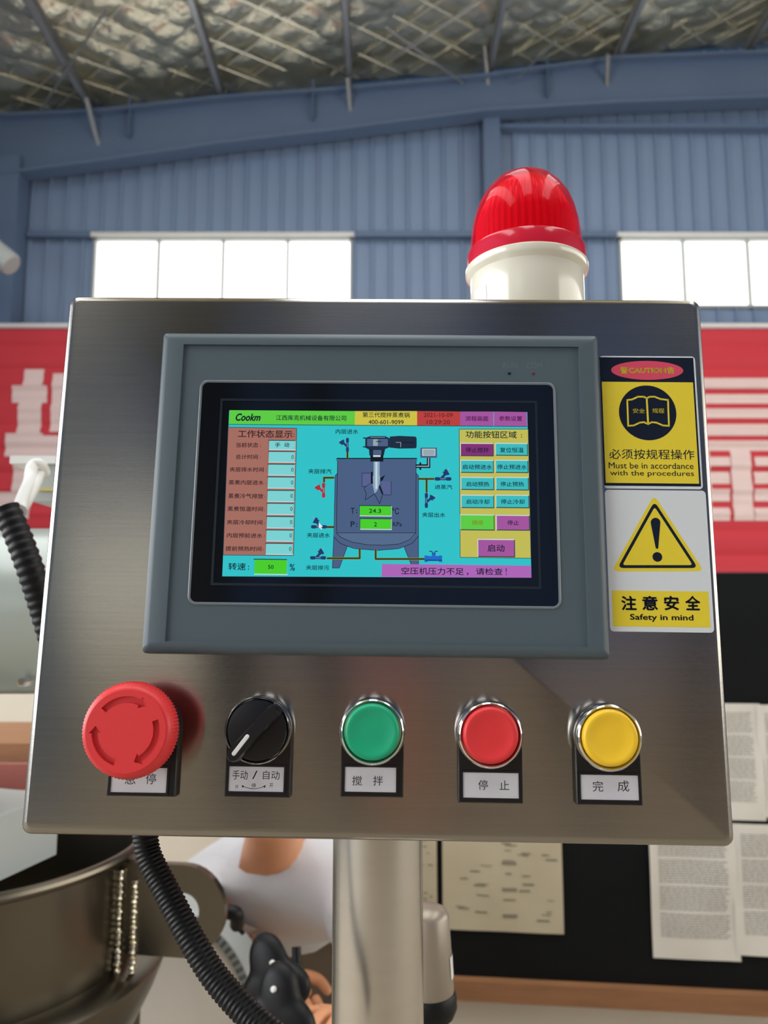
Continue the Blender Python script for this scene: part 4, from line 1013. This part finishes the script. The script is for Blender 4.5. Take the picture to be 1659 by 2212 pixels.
tub('plastic_crate', -1.0, -.63, 1.44, 1.62, 0.0, at(0, 1697, 1.45).z, M_mauve, 'dull red plastic crate standing behind the kettle', 'crate')

# ---------------------------------------------------------------- person bending behind the kettle
def skin_mesh(name, nodes, edges, m, parent, sub=2):
    """nodes: {key: (Vector, radius or (rx, ry))}; a connected skeleton grown by Skin and Subdivision"""
    keys = list(nodes); me = bpy.data.meshes.new(name); me.from_pydata([tuple(nodes[k][0]) for k in keys], [(keys.index(a_), keys.index(b_)) for a_, b_ in edges], [])
    o = bpy.data.objects.new(name, me); COL.objects.link(o)
    sk = o.modifiers.new('skin', 'SKIN'); sk.use_smooth_shade = True
    for i, k in enumerate(keys):
        r_ = nodes[k][1]; r_ = r_ if isinstance(r_, tuple) else (r_, r_); o.data.skin_vertices[0].data[i].radius = r_
    o.data.skin_vertices[0].data[0].use_root = True
    sb = o.modifiers.new('sub', 'SUBSURF'); sb.levels = sb.render_levels = sub
    dg = bpy.context.evaluated_depsgraph_get(); m2 = bpy.data.meshes.new_from_object(o.evaluated_get(dg)); bpy.data.objects.remove(o)
    m2.materials.clear(); m2.materials.append(m); m2.name = name
    return link(m2, name, parent)
pel = Vector((-.22, 2.0, .84))
pe = empty('person', (pel.x, 2.0, 0), 'person in a white t-shirt and brown trousers bending over behind the kettle', 'person')
L_ = lambda v: Vector(v) - Vector((pel.x, 2.0, 0))
nk = at(582, 1826, 1.50)                        # base of the neck
shl = at(440, 1922, 1.56); shr = at(775, 1922, 1.52)   # shoulders
chest = (shl + shr) / 2 + Vector((0, .12, -.02)); waist = chest * .5 + pel * .5 + Vector((0, 0, .03))
head0 = nk + Vector((.01, -.05, .075)); headc = nk + Vector((.028, -.085, .165)); 
ell_ = at(474, 2050, 1.57); wrl = at(604, 2085, 1.50); elr = at(800, 2120, 1.22); wrr = at(748, 2215, 1.10)
hipl = pel + Vector((-.10, .0, -.05)); hipr = pel + Vector((.10, 0, -.05))
knl = Vector((pel.x - .12, 1.86, .50)); knr = Vector((pel.x + .12, 1.86, .50)); anl = Vector((pel.x - .13, 2.0, .08)); anr = Vector((pel.x + .13, 2.0, .08))
N = {'pel': (pel, (.13, .10)), 'waist': (waist, .10), 'chest': (chest, .10), 'nb': (nk + Vector((0, .04, -.01)), .056), 'neck': (head0, .05),
     'shl': (shl, .052), 'shr': (shr, .052), 'ell': (ell_, .048), 'wrl': (wrl, .026), 'elr': (elr, .042), 'wrr': (wrr, .027),
     'hipl': (hipl, .088), 'hipr': (hipr, .088), 'knl': (knl, .06), 'knr': (knr, .06), 'anl': (anl, .04), 'anr': (anr, .04),
     'ftl': (anl + Vector((0, -.14, -.045)), (.04, .03)), 'ftr': (anr + Vector((0, -.14, -.045)), (.04, .03))}
Ed = [('pel', 'waist'), ('waist', 'chest'), ('chest', 'nb'), ('nb', 'neck'), ('chest', 'shl'), ('chest', 'shr'), ('shl', 'ell'), ('ell', 'wrl'), ('shr', 'elr'), ('elr', 'wrr'),
      ('pel', 'hipl'), ('pel', 'hipr'), ('hipl', 'knl'), ('hipr', 'knr'), ('knl', 'anl'), ('knr', 'anr'), ('anl', 'ftl'), ('anr', 'ftr')]
body = skin_mesh('body', {k: (L_(v[0]), v[1]) for k, v in N.items()}, Ed, M_skin, pe)
# head with jaw, nose, ears, eyes, mouth
hc = L_(headc)
b = MB(); n = 32; rings = []
for i in range(1, 24):
    th = pi * i / 24; z_ = cos(th); r_ = sin(th); ring = []
    for j in range(n):
        t = 2 * pi * j / n; x_, y_ = r_ * cos(t) * .074, r_ * sin(t) * .094; zz_ = z_ * .112
        if z_ < -.1:
            k_ = (-z_ - .1) / .9; x_ *= 1 - .28 * k_; y_ = y_ * (1 - .30 * k_) - .022 * k_
        f_ = max(0, -sin(t)) ** 6
        if -.35 < z_ < .15: y_ -= .020 * f_ * max(0, cos(t * 1)) * 0 + .016 * (f_ ** 3) * (1 - abs(z_ + .1) / .25)
        ring.append((hc.x + x_, hc.y + y_, hc.z + zz_))
    rings.append(ring)
b.loft(rings); hd_ = b.build('head', M_skin, pe, smooth=True, ang=80)
for sx in (-1, 1):
    b = MB(); b.lathe([(.002, -.006), (.012, -.004), (.016, 0), (.012, .004), (.002, .006)], (hc.x + sx * .075, hc.y + .005, hc.z - .01), 'x', 16); b.build('ear', M_skin, hd_, smooth=True)
    b = MB(); b.lathe([(.001, -.002), (.009, 0), (.001, .003)], (hc.x + sx * .028, hc.y - .088, hc.z + .005), 'y', 16); b.build('eye', M_ink, hd_, smooth=True)
b = MB(); b.tube([(hc.x - .022, hc.y - .083, hc.z - .058), (hc.x, hc.y - .091, hc.z - .056), (hc.x + .022, hc.y - .083, hc.z - .058)], .005, 8); b.build('mouth', mat('lips', (176, 96, 86), .5), hd_, smooth=True)
b = MB(); rings = []
for i in range(1, 14):
    th = pi * .58 * i / 13; rings.append([(hc.x + .079 * sin(th) * cos(2 * pi * j / n), hc.y + .012 + .096 * sin(th) * sin(2 * pi * j / n) * (1 if sin(2 * pi * j / n) > 0 or i < 8 else .8), hc.z + .012 + .112 * cos(th)) for j in range(n)])
b.loft(rings); b.build('hair', M_hair, hd_, smooth=True)
# shirt: a looser surface over torso and upper arms
al = shl * .42 + at(468, 2110, 1.47) * .58; ar = shr * .42 + elr * .58
S = {'waist': (waist + (pel - waist) * .6 + Vector((0, -.02, 0)), .155), 'mid': ((waist + chest) / 2, (.150, .122)), 'chest': (chest + Vector((0, -.01, 0)), .15), 'nb': (nk + Vector((0, .04, -.022)), .078),
     'shl': (shl, .078), 'shr': (shr, .078), 'al': (al, .066), 'ar': (ar, .066)}
Es = [('waist', 'mid'), ('mid', 'chest'), ('chest', 'nb'), ('chest', 'shl'), ('chest', 'shr'), ('shl', 'al'), ('shr', 'ar')]
skin_mesh('shirt', {k: (L_(v[0]), v[1]) for k, v in S.items()}, Es, M_shirt, pe)['label'] = 'white crew neck t-shirt'
c_ = L_(nk + Vector((0, .005, .012)))
Tr = {'pel': (pel, (.150, .122)), 'hipl': (hipl, .10), 'hipr': (hipr, .10), 'knl': (knl, .078), 'knr': (knr, .078), 'anl': (anl + Vector((0, 0, .03)), .062), 'anr': (anr + Vector((0, 0, .03)), .062)}
skin_mesh('trousers', {k: (L_(v[0]), v[1]) for k, v in Tr.items()}, [('pel', 'hipl'), ('pel', 'hipr'), ('hipl', 'knl'), ('hipr', 'knr'), ('knl', 'anl'), ('knr', 'anr')], M_trous, pe)
# hands: palm and five separate bent fingers each
def hand(wr_, dirv, side, name):
    d_ = dirv.normalized(); up = Vector((0, 0, 1)); s_ = d_.cross(up).normalized() * side; u_ = s_.cross(d_).normalized() * side
    palm = {'w': (wr_, .024), 'p': (wr_ + d_ * .045, (.036, .017)), 'q': (wr_ + d_ * .085, (.038, .014))}
    h = skin_mesh(name, {k: (L_(v[0]), v[1]) for k, v in palm.items()}, [('w', 'p'), ('p', 'q')], M_skin, pe)
    for i, (off, ln) in enumerate(((-.030, .062), (-.010, .074), (.010, .079), (.030, .070))):
        a_ = wr_ + d_ * .078 + s_ * off; q1 = a_ + d_ * ln * .5 - u_ * .004; q2 = q1 + (d_ * .75 - u_ * .65).normalized() * ln * .34; q3 = q2 + (d_ * .35 - u_ * .9).normalized() * ln * .28
        skin_mesh('finger', {'a': (L_(a_), .0095), 'b': (L_(q1), .0088), 'c': (L_(q2), .008), 'd': (L_(q3), .0068)}, [('a', 'b'), ('b', 'c'), ('c', 'd')], M_skin, h)
    a_ = wr_ + d_ * .03 + s_ * .026 * -1; q1 = a_ + (d_ * .6 - s_ * .8).normalized() * .038; q2 = q1 + (d_ * .9 - s_ * .25 - u_ * .2).normalized() * .032
    skin_mesh('thumb', {'a': (L_(a_), .012), 'b': (L_(q1), .0105), 'c': (L_(q2), .0085)}, [('a', 'b'), ('b', 'c')], M_skin, h)
hand(wrl, Vector((.45, -.6, -.35)), 1, 'hand')
hand(wrr, at(672, 2178, 1.0) - wrr, -1, 'hand')
for a_ in (anl, anr):
    c_ = L_(a_); b = MB(); b.loft([rr(c_.x - .05, c_.y - .20, c_.x + .05, c_.y + .07, .04, 0), rr(c_.x - .05, c_.y - .20, c_.x + .05, c_.y + .07, .04, .03), rr(c_.x - .04, c_.y - .17, c_.x + .04, c_.y + .065, .035, .075), rr(c_.x - .035, c_.y - .04, c_.x + .035, c_.y + .06, .03, .10)])
    b.v = [(v[0], v[2], v[1]) for v in b.v]; b.build('shoe', M_blacks, pe, smooth=True)
